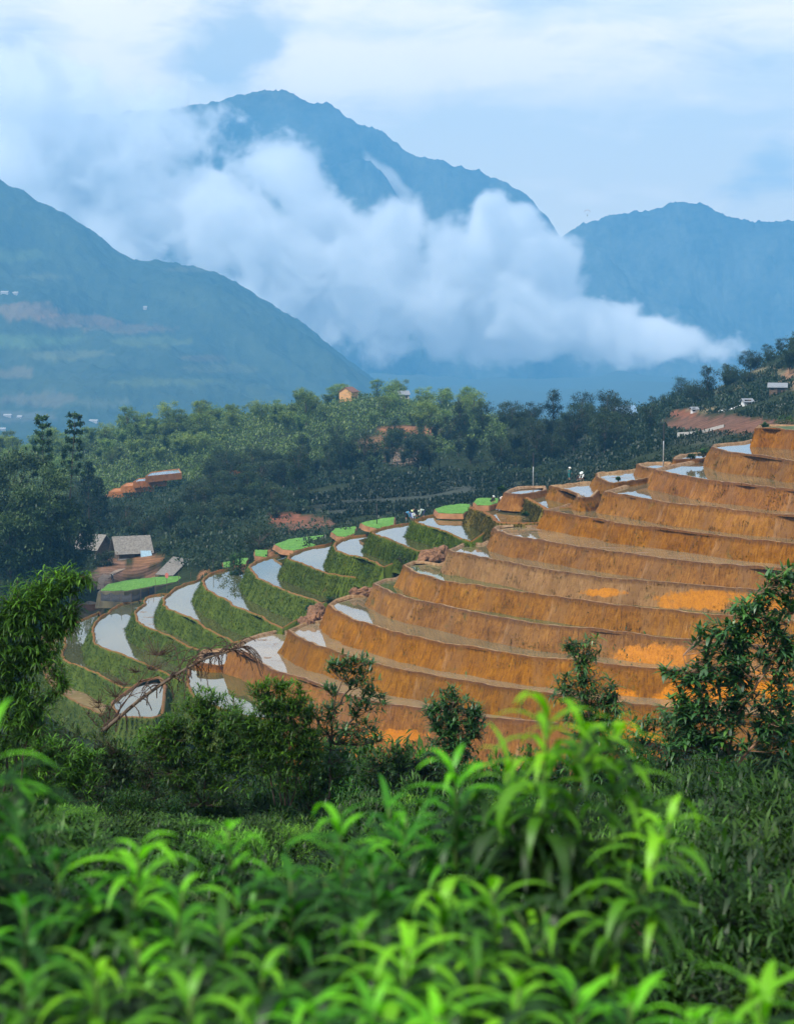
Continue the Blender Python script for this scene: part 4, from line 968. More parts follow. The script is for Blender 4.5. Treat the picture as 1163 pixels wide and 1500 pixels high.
twig_plant('bamboo_clump', 'hanging bamboo boughs with bright tips over the end of the white pools', 'bamboo', (20,1160), 30,
    [[(10,1160),(12,1060),(20,980),(45,900),(90,850),(120,845)],[(20,1160),(30,1050),(40,980),(80,930),(110,915)],[(0,1160),(-10,1050),(0,950),(20,890)],[(30,1160),(40,1080),(60,1040),(95,1010)]],
    [(105,850,26,26),(70,858,34,40),(35,875,34,40),(5,900,36,44),(55,895,40,54),(95,885,26,26),(85,915,30,34),(40,925,40,54),(0,945,40,48),(60,955,34,36),(25,975,36,44),(75,975,24,20),(-5,1000,40,44),(40,1020,34,30),(85,1010,20,10),(20,1050,44,44),(60,1060,36,26),(-10,1090,40,40),(128,848,12,8)],
    (.20, .12, 1.0, 12, .0, .4), BAMB, BARK, .02)
twig_plant('bush', 'dark bush with glints of white water showing through its twigs', 'bush', (110,1260), 36,
    [[(110,1260),(105,1180),(90,1110)],[(115,1260),(150,1170),(175,1110)],[(105,1260),(60,1170),(40,1110)],[(118,1260),(190,1190),(225,1140)]],
    [(90,1085,40,40),(40,1080,40,44),(140,1090,36,34),(60,1115,44,44),(110,1125,40,24),(165,1120,34,28),(200,1115,30,26),(20,1130,44,46),(80,1160,40,24),(150,1155,36,18),(210,1150,30,24),(40,1190,50,46),(110,1200,44,34),(180,1195,44,34),(235,1165,20,14),(0,1215,40,34)], (.13, .2, .6, 11, .3, .3), BUSHM, BARK, .022)

for nm_, foot, D, stems, blobs, lf, mt in [
    ('spreading shrub with light leaves filling the gap beside the small round tree', (590,1185), 43, [[(590,1185),(585,1140),(580,1105)],[(590,1185),(620,1140),(640,1115)],[(590,1185),(560,1140),(545,1115)]], [(580,1108,30,20),(615,1115,32,22),(550,1118,28,18),(640,1122,28,18),(590,1135,36,26),(625,1145,32,20),(560,1145,32,20),(600,1165,36,20)], (.15, .24, .6, 10, .3, .25), BUSHM),
    ('leafy shrub under the slim young tree, over the muddy ledge', (790,1195), 42, [[(790,1195),(785,1150),(775,1115)],[(790,1195),(815,1150),(835,1120)],[(790,1195),(755,1150),(735,1125)]], [(775,1120,30,20),(810,1128,32,22),(745,1130,28,18),(835,1130,26,16),(790,1150,36,26),(825,1160,32,20),(755,1158,32,20)], (.15, .24, .6, 10, .3, .25), BUSHM),
    ('broad long-leaved shrub between the slim young tree and the tall leafy tree', (955,1165), 41, [[(955,1165),(950,1120),(940,1075)],[(955,1165),(985,1110),(1000,1065)],[(955,1165),(925,1125),(910,1095)]], [(940,1078,28,16),(965,1060,26,14),(990,1072,32,20),(915,1098,28,16),(950,1105,36,24),(985,1112,36,24),(930,1130,34,20),(965,1140,36,22)], (.20, .20, .8, 10, .2, .22), GLOSSYL),
    ('dark long-leaved shrub at the frame edge under the tall leafy tree', (1150,1165), 41, [[(1150,1165),(1145,1110),(1140,1065)],[(1150,1165),(1165,1110),(1180,1060)]], [(1140,1068,34,20),(1170,1060,36,22),(1150,1095,40,26),(1180,1100,36,20),(1120,1105,36,20),(1150,1130,40,24),(1110,1135,34,18)], (.22, .20, .8, 10, .2, .22), GLOSSYL),
    ('bright bamboo shoots crowding beside the dense dark bamboo clump', (455,1190), 42, [[(455,1190),(455,1130),(460,1080)],[(455,1190),(480,1140),(495,1100)],[(455,1190),(440,1140),(436,1100)]], [(460,1090,28,22),(490,1105,30,24),(440,1112,30,24),(470,1130,36,30),(505,1140,32,22),(450,1160,36,24)], NARROW, BAMB),
    ('drooping green bamboo at the foot of the hanging boughs', (75,1210), 34, [[(75,1210),(70,1150),(60,1100)],[(75,1210),(100,1150),(125,1110)],[(75,1210),(40,1160),(20,1130)]], [(60,1105,34,26),(100,1115,34,26),(135,1118,28,20),(25,1135,36,26),(80,1145,42,32),(125,1150,36,24),(50,1175,42,26)], NARROW, BAMB)]:
    twig_plant('shrub', nm_, 'bush', foot, D, stems, blobs, lf, mt, BARK, .02)
# the dead flower stalk with beaded drooping twigs
def dead_stalk():
    D = 38; base = at(152, 1072, D)
    root = empty('dead_palm_stalk', base, 'leaning dead flower stalk with brown beaded twigs drooping over the pools', 'dead plant')
    px = [(150,1072),(170,1055),(205,1025),(240,1000),(272,980),(305,963),(335,955),(352,948)]
    pts = [at(x, y, D) - base for x, y in px]
    bm = bmesh.new(); add_tube(bm, pts, [.045, .042, .038, .033, .028, .022, .017, .012], 8)
    bm_obj('stem', bm, DRYG, root, True)
    bm = bmesh.new(); bead = bmesh.new(); a = D / F
    def strand(o, t, n=14, drop=1.0):
        P = []; v = Vector(t) * a; p = Vector(o); st = v.length / n; cur = v.normalized()
        for i in range(n + 1):
            P.append(p.copy()); p = p + cur * st; cur = (cur + Vector((0, 0, -.17 * drop))).normalized()
        add_tube(bm, P, .0045, 4, False)
        for i in range(2, len(P)):
            for h in (0, .5):
                q = P[i] if h == 0 else (P[i] + P[i - 1]) / 2
                bmesh.ops.create_icosphere(bead, subdivisions=1, radius=.0125, matrix=Matrix.Translation(q + Vector((R.uniform(-.01, .01), R.uniform(-.01, .01), 0))))
    for k in range(26):                                     # the head at the tip: arching tassels
        o = pts[-1].lerp(pts[-2], R.random() * 1.0)
        ln = R.uniform(45, 105)
        strand(o, (R.uniform(-.55, .9) * ln, R.uniform(-25, 25), R.uniform(.15, .55) * ln), 14, R.uniform(.9, 1.6))
    for k in range(60):                                     # tassels along the stalk
        i = R.randrange(1, 6); o = pts[i].lerp(pts[i + 1], R.random())
        sd = 1 if R.random() < .68 else -1
        ln = R.uniform(30, 90)
        strand(o, (R.uniform(-1.0, .5) * ln, R.uniform(-25, 25), sd * R.uniform(.2, .95) * ln * (.8 if sd > 0 else .35)), 14, R.uniform(.7, 1.5))
    bm_obj('tassels', bm, DRY, root); bm_obj('seed_beads', bead, DRY, root)
dead_stalk()
twig_plant('dead_shrub', 'brown leafless bush at the foot of the leaning dead stalk', 'dead plant', (155,1075), 38.4,
    [[(155,1075),(150,1050),(145,1030)],[(155,1075),(170,1050),(185,1020)],[(155,1075),(135,1055),(125,1040)],[(155,1075),(160,1040),(200,985)],[(155,1075),(190,1020),(230,960)]],
    [(150,1045,22,30),(135,1035,20,24),(165,1020,24,24),(195,985,26,24),(230,965,26,22),(160,995,20,14),(215,940,22,14),(255,945,22,14)], (.06, .12, .4, 4, .3, .4), simple('dry_leaf', (.075, .050, .030), .9, .4), DRY, .02)

# ------------------------------------------------------------------ bushes of the thicket
def bush_proto(name, nl, rx, rz, L, wr, mat, label, group, seed):
    root = empty(name, (0, 0, -500), label, 'bush', group)
    bm = bmesh.new(); lv = Leaves(); n = 26
    for k in range(n):
        d = rdir(1, .05, 1)[0]; tip = d * np.array((rx, rx, rz)) * NR.uniform(.75, 1.0)
        mid = tip * .5 + np.array((0, 0, .1))
        add_tube(bm, [(0, 0, -.3), mid, tip], [.02, .014, .006], 4, False)
    k = 64
    cd = rdir(k, -.1, 1); cr = NR.uniform(.45, 1.05, k) ** .6
    cc = cd * cr[:, None] * np.array((rx, rx, rz)) + NR.normal(0, .08, (k, 3))
    for c in cc:
        m = nl // k; p = c + NR.normal(0, .135, (m, 3)) * np.array((1, 1, .8)); e = NR.normal(.25, .5, m); an = NR.uniform(0, 6.28, m)
        out = c / (np.linalg.norm(c) + 1e-6)
        dd = np.c_[np.cos(an) * np.cos(e), np.sin(an) * np.cos(e), np.sin(e)] + out * .6
        Ls = L * NR.uniform(.6, 1.3, m)
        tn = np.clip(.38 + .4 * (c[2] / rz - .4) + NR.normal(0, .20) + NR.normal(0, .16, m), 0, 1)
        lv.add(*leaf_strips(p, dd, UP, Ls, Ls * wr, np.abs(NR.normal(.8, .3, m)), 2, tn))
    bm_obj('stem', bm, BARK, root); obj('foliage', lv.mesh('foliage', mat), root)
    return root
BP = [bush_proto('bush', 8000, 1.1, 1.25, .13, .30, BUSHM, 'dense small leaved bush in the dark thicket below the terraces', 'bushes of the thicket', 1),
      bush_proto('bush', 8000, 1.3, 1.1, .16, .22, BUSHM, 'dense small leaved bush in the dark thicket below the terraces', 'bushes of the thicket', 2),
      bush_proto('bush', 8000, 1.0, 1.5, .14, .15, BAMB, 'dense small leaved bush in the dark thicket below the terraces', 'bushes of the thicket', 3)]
used = set()
def place(protos, k, p, rz, s, label=None):
    r = protos[k]
    if id(r) not in used:
        used.add(id(r)); r.location = p; r.rotation_euler = (0, 0, rz); r.scale = (s, s, s) if not hasattr(s, '__len__') else s
        if label: r['label'] = label
        return r
    return copy_thing(r, p, rz, s, label)
# (column range, distance range, count, size)
for i in range(190):
    px = R.uniform(-60, 1230); D = R.uniform(13, 42)
    row = R.uniform(1170, 1330) if D < 26 else R.uniform(1150, 1250)
    if px > 930: row -= R.uniform(10, 50)
    if 240 < px < 520: row = max(row, 1200)
    g = gpt(px, D); H_ = at(px, row, D).z - g.z
    if H_ < .35: continue
    k = R.choices((0, 1, 2), (5, 4, 1.5))[0]; H_ = min(H_, 2.2); sz = H_ / (1.25, 1.1, 1.5)[k] / 1.06; w = sz * R.uniform(.55, .9) + .2
    g.z -= .08; place(BP, k, g, R.uniform(0, 6.28), (w, w, sz))
for i in range(34):                        # bottom corner and nearest slope
    px = R.uniform(900, 1240) if i < 24 else R.uniform(-60, 900); D = R.uniform(5.5, 13)
    g = gpt(px, D); k = R.choices((0, 1), (1, 1))[0]; sz = R.uniform(.38, .62)
    g.z -= .05; place(BP, k, g, R.uniform(0, 6.28), (sz, sz, sz * R.uniform(.8, 1.15)))
for px, row, D, k in [(-20,1165,26,0),(35,1190,23,1),(95,1175,27,0),(150,1205,22,1),(205,1185,28,0),(250,1225,22,0),(300,1215,26,1),(345,1235,22,0),(395,1215,27,1),(450,1225,24,0),(520,1205,28,0),(575,1215,25,1),(640,1200,29,0),(720,1205,30,1),(880,1195,30,0),(960,1165,27,1),(1020,1180,22,0),(1075,1150,27,0),(1130,1175,22,1),(1180,1145,26,0),(1000,1250,17,1),(1090,1240,16,0),(1160,1260,17,1)]:
    g = gpt(px, D); H_ = at(px, row, D).z - g.z; sz = max(.3, H_) / (1.25, 1.1, 1.5)[k] / 1.06
    g.z -= .1; place(BP, k, g, R.uniform(0, 6.28), (sz * .6 + .2, sz * .6 + .2, sz))
for i in range(76):                        # the thicket goes on to both sides of the view
    px = R.uniform(-520, -70) if i % 2 else R.uniform(1235, 1680); D = R.uniform(7, 46)
    x = (px - 581.5) / F * D; g = Vector((x, D, ground(x, D) - .08)); sz = R.uniform(.5, .9) * (1 if D > 16 else .7)
    place(BP, R.choices((0, 1), (1, 1))[0], g, R.uniform(0, 6.28), (sz, sz, sz * R.uniform(.8, 1.15)))
# bushes whose crowns close the view along the brow
for px, row, D, k in [(438,1128,45,0),(470,1115,47,1),(520,1105,46,0),(552,1112,48,1),(580,1108,46,0),(612,1118,47,1),(640,1120,45,0),(705,1118,46,0),(735,1128,47,1),(765,1135,45,0),(800,1140,46,1),(915,1128,45,0),(945,1118,46,1),(975,1108,47,0),(1005,1118,45,1),(1040,1112,46,0),(1090,1120,45,1),(1130,1108,46,0),(1165,1112,47,1),(1200,1105,46,0),
                      (60,1075,46,0),(20,1085,45,1),(100,1092,47,2),(150,1098,45,0),(195,1105,46,1),(235,1118,45,0),(260,1148,44,1),(330,1165,43,0),(360,1160,44,1),(290,1160,43,0),(400,1165,44,1),(445,1150,43,0),(380,1190,40,0),(320,1200,38,1),(900,1150,40,1),(540,1150,40,0),(600,1150,39,1),(700,1165,40,0),(1000,1160,38,0),(1120,1155,38,1),(1060,1170,36,0),(1180,1150,37,1)]:
    g = gpt(px, D); H_ = at(px, row, D).z - g.z; sz = H_ / (1.25, 1.1, 1.5)[k] / 1.06
    g.z -= .1; place(BP, k, g, R.uniform(0, 6.28), (sz * .62 + .35, sz * .62 + .35, sz))
# low growth between the bushes and on the slope
def low_growth(name, label, px0, px1, d0, d1, n, L, wr, mat, tint0, cat='undergrowth', segs=1, lift=.0):
    u = NR.uniform(px0, px1, n); D = np.exp(NR.uniform(math.log(d0), math.log(d1), n)); x = (u - 581.5) / F * D
    z = ground_np(x, D) + lift; e = NR.uniform(.3, 1.4, n); an = NR.uniform(0, 6.28, n)
    dd = np.c_[np.cos(an) * np.cos(e), np.sin(an) * np.cos(e), np.sin(e)]
    Ls = L * NR.uniform(.5, 1.4, n); tn = np.clip(tint0 + NR.normal(0, .2, n), 0, 1)
    o = obj(name, Leaves_one(np.c_[x, D, z + NR.uniform(-.02, .25, n) * L * 2], dd, Ls, wr, mat, tn, segs)); tag(o, label, cat, None, 'stuff')
def Leaves_one(p, dd, Ls, wr, mat, tn, segs):
    lv = Leaves(); lv.add(*leaf_strips(p, dd, UP, Ls, Ls * wr, NR.uniform(.3, 1.0, len(p)), segs, tn)); return lv.mesh('undergrowth', mat)
low_growth('undergrowth', 'low leafy growth covering the near slope between the bushes', -520, 1700, 12, 70, 44000, .12, .30, BUSHM, .4, segs=2)

low_growth('undergrowth', 'rank green growth on the steep slope under the brow', -420, 1450, 60, 240, 66000, .5, .34, BUSHM, .55, segs=2)
# ================================================================== WOODS BEHIND THE TERRACES
def tree_proto(name, nl, h, r, mat, label, group, kind='round', leaf=.55, cat='tree'):
    root = empty(name, (0, 0, -600), label, cat, group)
    bm = bmesh.new(); lv = Leaves()
    def clump(c, s, m, t0, up=.25):
        p = c + NR.normal(0, 1, (m, 3)) * np.array((s, s, s * .7)) * .55
        an = NR.uniform(0, 6.28, m); e = NR.normal(up, .55, m)
        dd = np.c_[np.cos(an) * np.cos(e), np.sin(an) * np.cos(e), np.sin(e)]
        Ls = leaf * NR.uniform(.6, 1.3, m)
        lv.add(*leaf_strips(p, dd, UP, Ls, Ls * .5, NR.uniform(.2, 1, m), 1, np.clip(t0 + NR.normal(0, .16, m), 0, 1)))
    if kind == 'round':
        add_tube(bm, [(0, 0, -1.5), (.1, 0, h * .3), (.05, .1, h * .6), (0, 0, h * .85)], [.22, .18, .12, .05], 7)
        nc = 46
        for k in range(nc):
            z = NR.uniform(.22, 1.0); rr = r * (math.sin(math.pi * min(1, (1.02 - z) * 1.15 + .08) ** .8) * .9 + .15) * NR.uniform(.35, 1.05); an = NR.uniform(0, 6.28)
            c = np.array((math.cos(an) * rr, math.sin(an) * rr, z * h))
            if k % 2 == 0: add_tube(bm, [(0, 0, c[2] * .6), tuple(c * np.array((.5, .5, .85))), tuple(c)], [.07, .05, .02], 4, False)
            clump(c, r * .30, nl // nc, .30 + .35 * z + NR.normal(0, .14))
    elif kind == 'plume':                       # bamboo: arching culms with feathery tops
        for k in range(13):
            an = NR.uniform(0, 6.28); ln = h * NR.uniform(.7, 1.0); rr = r * NR.uniform(.3, 1.0); P = []
            for q in range(9):
                s = q / 8; P.append(np.array((math.cos(an) * rr * s ** 2.0, math.sin(an) * rr * s ** 2.0, ln * (s - .18 * s ** 4))))
            add_tube(bm, P, [.07 - .006 * q for q in range(9)], 4, False)
            for q in range(26):
                s = NR.uniform(.22, 1.0) ** .8; c = np.array([np.interp(s, np.linspace(0, 1, 9), [p_[i] for p_ in P]) for i in range(3)])
                clump(c + NR.normal(0, .22, 3), .85 * (1.15 - .5 * s), nl // (13 * 26), .30 + .35 * s + NR.normal(0, .12), -.1)
    elif kind == 'spire':                       # slender conifer, tiers of short boughs with gaps between
        add_tube(bm, [(0, 0, -1.5), (.06, 0, h * .5), (0, .05, h)], [.24, .14, .03], 7)
        for k in range(int(h * 2.0)):
            z = .12 + .88 * (k + NR.uniform(-.3, .3)) / (h * 2.0); rr = r * (1.02 - z) ** .75 + .35
            for q in range(6):
                an = NR.uniform(0, 6.28); c = np.array((math.cos(an) * rr * .75, math.sin(an) * rr * .75, z * h + rr * .12))
                add_tube(bm, [(0, 0, z * h), tuple(c)], [.035, .012], 3, False)
                clump(c, rr * .42 + .1, nl // (int(h * 2.0) * 6), .35 + .2 * z + NR.normal(0, .14), .3)
    elif kind == 'whorl':                       # young tree: bare leader with separate tufts of leaves
        add_tube(bm, [(0, 0, -1.5), (.1, 0, h * .5), (0, .05, h)], [.26, .16, .04], 7)
        nt = int(h * .36 / 1.5)
        for k in range(nt):
            z = h * (.64 + .36 * (k + .6) / nt); rr = r * (1.05 - .62 * k / nt)
            for q in range(5):
                an = q * 1.257 + k * .7 + NR.normal(0, .25); e_ = NR.uniform(.75, 1.15); c = np.array((math.cos(an) * rr * e_, math.sin(an) * rr * e_, z + NR.normal(0, .18) + .25))
                add_tube(bm, [(0, 0, z - .25), tuple(c)], [.045, .015], 3, False)
                clump(c, .36, nl // (nt * 5), .5 + NR.normal(0, .15), .15)
    elif kind == 'shrub':
        for k in range(40):
            d = rdir(1, -.1, 1)[0]; c = d * np.array((r, r, h)) * NR.uniform(.4, 1.0)
            if k % 4 == 0: add_tube(bm, [(0, 0, -.4), tuple(c * .5), tuple(c)], [.05, .035, .015], 4, False)
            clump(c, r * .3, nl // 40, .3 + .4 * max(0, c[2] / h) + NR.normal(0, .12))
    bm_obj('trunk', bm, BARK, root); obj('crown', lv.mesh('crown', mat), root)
    return root
GA, GB, GC, GD = 'trees on the wooded hill', 'trees of the near dark wood', 'trees around the farmhouses', 'trees on the high slope'
LA, LB, LC, LD = 'hazy broadleaf tree on the rounded wooded hill', 'dark broadleaf tree in the wood behind the terraces', 'dark broadleaf tree in the hollow around the farmhouses', 'dark tree on the steep slope above the red field'
def protos(pref_mat, lab, grp):
    return [tree_proto('broadleaf_tree', 4200, 10, 4.2, pref_mat, lab, grp, leaf=.38), tree_proto('broadleaf_tree', 4000, 11, 3.4, pref_mat, lab, grp, leaf=.36), tree_proto('broadleaf_tree', 3600, 7.5, 4.2, pref_mat, lab, grp, leaf=.38)]
PA_ = protos(PALEM, LA, GA); PB_ = protos(TREEM, LB, GB)
BAH = tree_proto('bamboo_grove', 5200, 11, 4.2, TREEM, 'feathery bamboo grove with arching plumes in the dark wood', 'bamboo groves of the dark wood', 'plume', .36, 'bamboo')
BAP = tree_proto('bamboo_grove', 5200, 10, 4.0, PALEM, 'pale feathery bamboo grove on the wooded hill', 'bamboo groves on the wooded hill', 'plume', .36, 'bamboo')
def sprinkle(protos_, rows, count, dl, dh, s0, s1, lab=None, grp=None, sink=.4, weights=None):
    """rows: list of (column, lowest row, highest row) outlining the wood in view; trees stand on the ground there"""
    xs = [r[0] for r in rows]; done = 0; tries = 0; pts = []
    while done < count and tries < count * 60:
        tries += 1
        px = R.uniform(xs[0], xs[-1]); D = math.exp(R.uniform(math.log(dl), math.log(dh)))
        p = gpt(px, D); ax, ay = proj(p)
        lo = np.interp(px, xs, [r[1] for r in rows]); hi = np.interp(px, xs, [r[2] for r in rows])
        if not (hi <= ay <= lo): continue
        if 135 < px < 285 and D < 640 and ay < 778: continue
        if 480 < px < 540 and 660 < D < 832: continue
        if any((p - q).length < 4.2 for q in pts): continue
        pts.append(p); p = p.copy(); p.z -= sink; s = R.uniform(s0, s1)
        r = place(protos_, R.choices(range(len(protos_)), weights or [1] * len(protos_))[0], p, R.uniform(0, 6.28), (s, s, s * R.uniform(.85, 1.15)))
        if lab: r['label'] = lab
        if grp: r['group'] = grp
        done += 1
    return done
n0 = sprinkle([BAP], [(-80,700,645),(60,700,640),(200,690,618),(330,660,600)], 70, 640, 860, .5, .95)
n1 = sprinkle(PA_ + [BAP], [(-80,700,640),(100,700,640),(200,690,615),(330,660,590),(450,655,580),(560,650,572),(660,640,595),(700,630,600)], 120, 640, 900, .6, 1.15, weights=[3,3,3,3])
n2 = sprinkle(PB_ + [BAH], [(300,735,690),(440,730,680),(520,705,640),(560,700,625),(700,690,618),(820,690,615),(900,690,615),(970,690,620)], 95, 500, 660, .62, 1.08, weights=[2,2,2,3])
GBT = protos(TREEM, LC, GC)
n3 = sprinkle(GBT, [(100,775,690),(150,775,700),(230,800,700),(300,800,700),(400,790,690),(440,750,690)], 62, 440, 620, .5, .95)
GDT = protos(TREEM, LD, GD)
n4 = sprinkle(GDT + [BAH], [(955,600,560),(1010,600,545),(1060,600,520),(1110,560,500),(1163,545,480),(1250,540,450)], 46, 540, 680, .45, .9, LD, GD, weights=[2,2,2,2])
print('trees', n1, n2, n3, n4)
for nm in (PA_ + PB_ + GBT + GDT + [BAH, BAP]):
    if id(nm) not in used:
        for c in list(nm.children): bpy.data.objects.remove(c)
        bpy.data.objects.remove(nm)
# grass blades on the green banks (uncountable: one part per terrace)
GRASSB = foliage_mat('bank_grass', [(0, (.035, .065, .006)), (.45, (.075, .125, .010)), (.75, (.125, .17, .016)), (1, (.22, .17, .04))], .3, .03, .6, .1)
OLIVEB = foliage_mat('olive_grass', [(0, (.045, .045, .008)), (.5, (.10, .085, .016)), (1, (.19, .14, .04))], .3, .03, .6, .1)
for root, G, t in grass_later:
    nrw, n_ = G.shape[:2]; och = 'ochre' in t['st']; m = 5200 if t['k'][0] == 'L' and not och else 3000
    if och: m = 2600 if len(t['rim']) > 8 else 500
    if t['k'] in ('LX', 'PD'): continue
    i = NR.integers(0, n_ - 1, m); r = NR.uniform(4.2, nrw - 2.2, m); r0 = r.astype(int); fr = (r - r0)[:, None]
    p = G[r0, i] * (1 - fr) + G[r0 + 1, i] * fr
    e = G[r0, i + 1] - G[r0, i]; nrm = np.c_[e[:, 1], -e[:, 0], np.zeros(m)]; nrm /= np.linalg.norm(nrm, axis=1)[:, None] + 1e-9
    d = nrm * .6 + NR.normal(0, .35, (m, 3)); d[:, 2] += .55
    Ls = NR.uniform(.25, .6, m); w = np.array(root.location)
    cl = np.array([mnoise.noise(Vector(((q[0] + w[0]) * .35, (q[1] + w[1]) * .35, q[2] * .5))) for q in p])
    if och:                                     # sparse weed patches and a thin fringe under the rim
        kp = (cl > .22) | ((r < 5.6) & (NR.random(m) < .35)); p, d, Ls, cl = p[kp], d[kp], Ls[kp] * .8, cl[kp]; m = len(p)
        if m < 5: continue
    lv = Leaves(); lv.add(*leaf_strips(p, d, UP, Ls, Ls * .32, NR.uniform(.8, 1.8, m), 2, np.clip(.40 + cl * .45 + NR.normal(0, .14, m), 0, 1)))
    nm_ = 'bank_weeds' if och else 'bank_grass'; o = obj(nm_, lv.mesh(nm_, GRASSB if t['st'] == 'grass' else OLIVEB), root); o['kind'] = 'stuff'
# single trees one can point to
def one(kind, label, px, D, h, r, mat, nl=2600, leaf=.4, name='broadleaf_tree', group=None, zoff=-.3, foot=None):
    t = tree_proto(name, nl, h, r, mat, label, group, kind, leaf); t.location = gpt(px, D) + Vector((0, 0, zoff)); t.rotation_euler = (0, 0, R.uniform(0, 6.28))
    return t
def top_h(px, row, D): return at(px, row, D).z - ground((px - 581.5) / F * D, D) + .3
Dk = 388
LEFTM = foliage_mat('edge_tree_leaf', [(0, (.016, .040, .016)), (.5, (.042, .085, .030)), (1, (.10, .16, .042))], .3, .05, .5, .2)
SP1 = one('whorl', 'taller bare-stemmed spire tree with whorled tufts at the end of the pools', 62, Dk, top_h(62, 610, Dk), 2.0, LEFTM, 2600, .62, 'spire_tree')
SP2 = one('whorl', 'second spire tree with whorled tufts, leaning out beside the taller spire', 88, Dk + 4, top_h(108, 618, Dk + 4), 2.1, LEFTM, 2600, .62, 'spire_tree'); SP2.rotation_euler = (0, .085, 0)
for px, row, D, r, lab in [(20,668,384,6.6,'broad dark tree at the picture edge below the twin spires'),(66,690,380,6.6,'broad dark tree in front of the taller spire tree'),(-25,655,388,6.6,'broad dark tree half cut by the picture edge'),(40,718,376,6.0,'low bushy dark tree under the twin spires'),(98,728,386,4.6,'bushy dark tree between the spires and the farmhouse'),(10,760,374,6.0,'lowest dark tree of the clump behind the hanging bamboo')]:
    one('round', lab, px, D, top_h(px, row, D), r, LEFTM, 11000, .58)
one('spire', 'dark conifer standing just behind the twin spires', 128, 470, top_h(128, 676, 470), 3.6, CONIF, 3200, .5, 'conifer_tree')
one('spire', 'second dark conifer, shorter, next to the farmhouse roofs', 143, 478, top_h(143, 700, 478), 3.0, CONIF, 3000, .5, 'conifer_tree')
for px, row, D, r, lab in [(146,806,418,2.6,'round dark bush between the two farmhouse roofs'),(236,800,432,3.0,'round dark bush beside the farmhouse wall'),(275,770,440,4.0,'tall dark tree behind the open shed'),(345,795,345,2.6,'bright green bush on the ridge behind the crescent pools'),(320,800,350,2.4,'bush on the ridge beside the tiny green plots'),(380,775,380,3.6,'dark tree above the small square green plot')]:
    one('round' if r > 3 else 'shrub', lab, px, D, max(2.0, top_h(px, row, D)), r, TREEM if 'bright' not in lab else BUSHM, 2600, .34, 'broadleaf_tree' if r > 3 else 'bush')
# weeds and shrubs on banks
for (x, y, z, s, lab) in [(588,818,-284,1.9,'leafy green bush filling the gully between the green and ochre banks'),(560,836,-292,1.5,'leafy green bush lower down in the gully'),(604,836,-281,1.5,'leafy green bush beside the small greenish pool'),(546,844,-291,1.2,'low bush at the end of a grassy bank'),(723,764,19.4,.8,'small weed clump on the corner of the olive bank'),
                          (484,880,-285,.9,'small weed tuft above the oval white pool'),(456,890,-288,.8,'tiny weed tuft at the end of a grassy bank'),(1030,664,29.2,.9,'weeds on the knob beside the little blue pool'),(1012,668,29.0,.7,'low weeds at the foot of the blue pool knob'),(735,716,23.0,.6,'small weed tuft on the pale strip of water'),
                          (1150,622,33.0,1.6,'dark bush on the grassy topmost terrace'),(1120,624,33.0,.8,'low grass tuft on the topmost terrace edge'),(925,860,15.6,.8,'hanging weeds on the crumbly dark bank'),(1050,838,18.2,1.0,'dark weeds growing in the bank above the orange soil'),(1130,800,21.0,.6,'weeds over the dark hollow in the bank'),(880,938,9.4,1.0,'dark weeds above the orange soil patch'),(770,752,21.6,.5,'weed on the corner of the olive hump'),(905,700,26.0,.3,'weed on a thin bund')]:
    t = tree_proto('bush', 900, s * 1.1, s * 1.1, BUSHM, lab, None, 'shrub', .20, 'bush'); t.location = (on(x, y, z) if z > -100 else at(x, y, -z)) + Vector((0, 0, -.25))
# undergrowth of the woods, one dense mass
def wood_floor(name, label, spec, n, L, mat, t0):
    P = []
    for (x0, x1, d0, d1, f) in spec:
        m = int(n * f); u = NR.uniform(x0, x1, m); D = np.exp(NR.uniform(math.log(d0), math.log(d1), m)); x = (u - 581.5) / F * D
        z = ground_np(x, D); P.append(np.c_[x, D, z])
    P = np.concatenate(P)
    ap = np.array([proj(p) for p in P]); keep = np.ones(len(P), bool)
    for s in SOIL:                                  # nothing grows on the ploughed plots
        keep &= ((ap[:, 0] - s[0]) / s[2]) ** 2 + ((ap[:, 1] - s[1]) / s[3]) ** 2 > 1.0
    for pl, z, lab in SEED[-1:]:
        keep &= ~((ap[:, 0] > 130) & (ap[:, 0] < 292) & (ap[:, 1] > 840) & (ap[:, 1] < 905))
    keep &= ~((ap[:, 0] > 140) & (ap[:, 0] < 238) & (ap[:, 1] > 798) & (ap[:, 1] < 905))
    P = P[keep]; m = len(P)
    cl = np.array([mnoise.noise(Vector((p[0] * .12, p[1] * .12, 3))) for p in P])
    P[:, 2] += NR.uniform(0, 1, m) * np.clip(1.8 + cl * 5, .3, 5.0)
    an = NR.uniform(0, 6.28, m); e = NR.uniform(-.2, 1.2, m); dd = np.c_[np.cos(an) * np.cos(e), np.sin(an) * np.cos(e), np.sin(e)]
    Ls = L * NR.uniform(.5, 1.4, m); lv = Leaves(); lv.add(*leaf_strips(P, dd, UP, Ls, Ls * .55, NR.uniform(.2, .9, m), 1, np.clip(t0 + cl * .3 + NR.normal(0, .15, m), 0, 1)))
    o = obj(name, lv.mesh(name, mat)); tag(o, label, 'undergrowth', None, 'stuff')
wood_floor('undergrowth', 'pale scrub covering the rounded wooded hill', [(-150, 760, 600, 900, 1.0)], 130000, .72, PALEM, .40)
wood_floor('undergrowth', 'dark scrub under the trees behind the terraces', [(80, 480, 385, 600, .45), (420, 1000, 500, 700, .30), (900, 1300, 500, 700, .25)], 90000, .62, TREEM, .30)

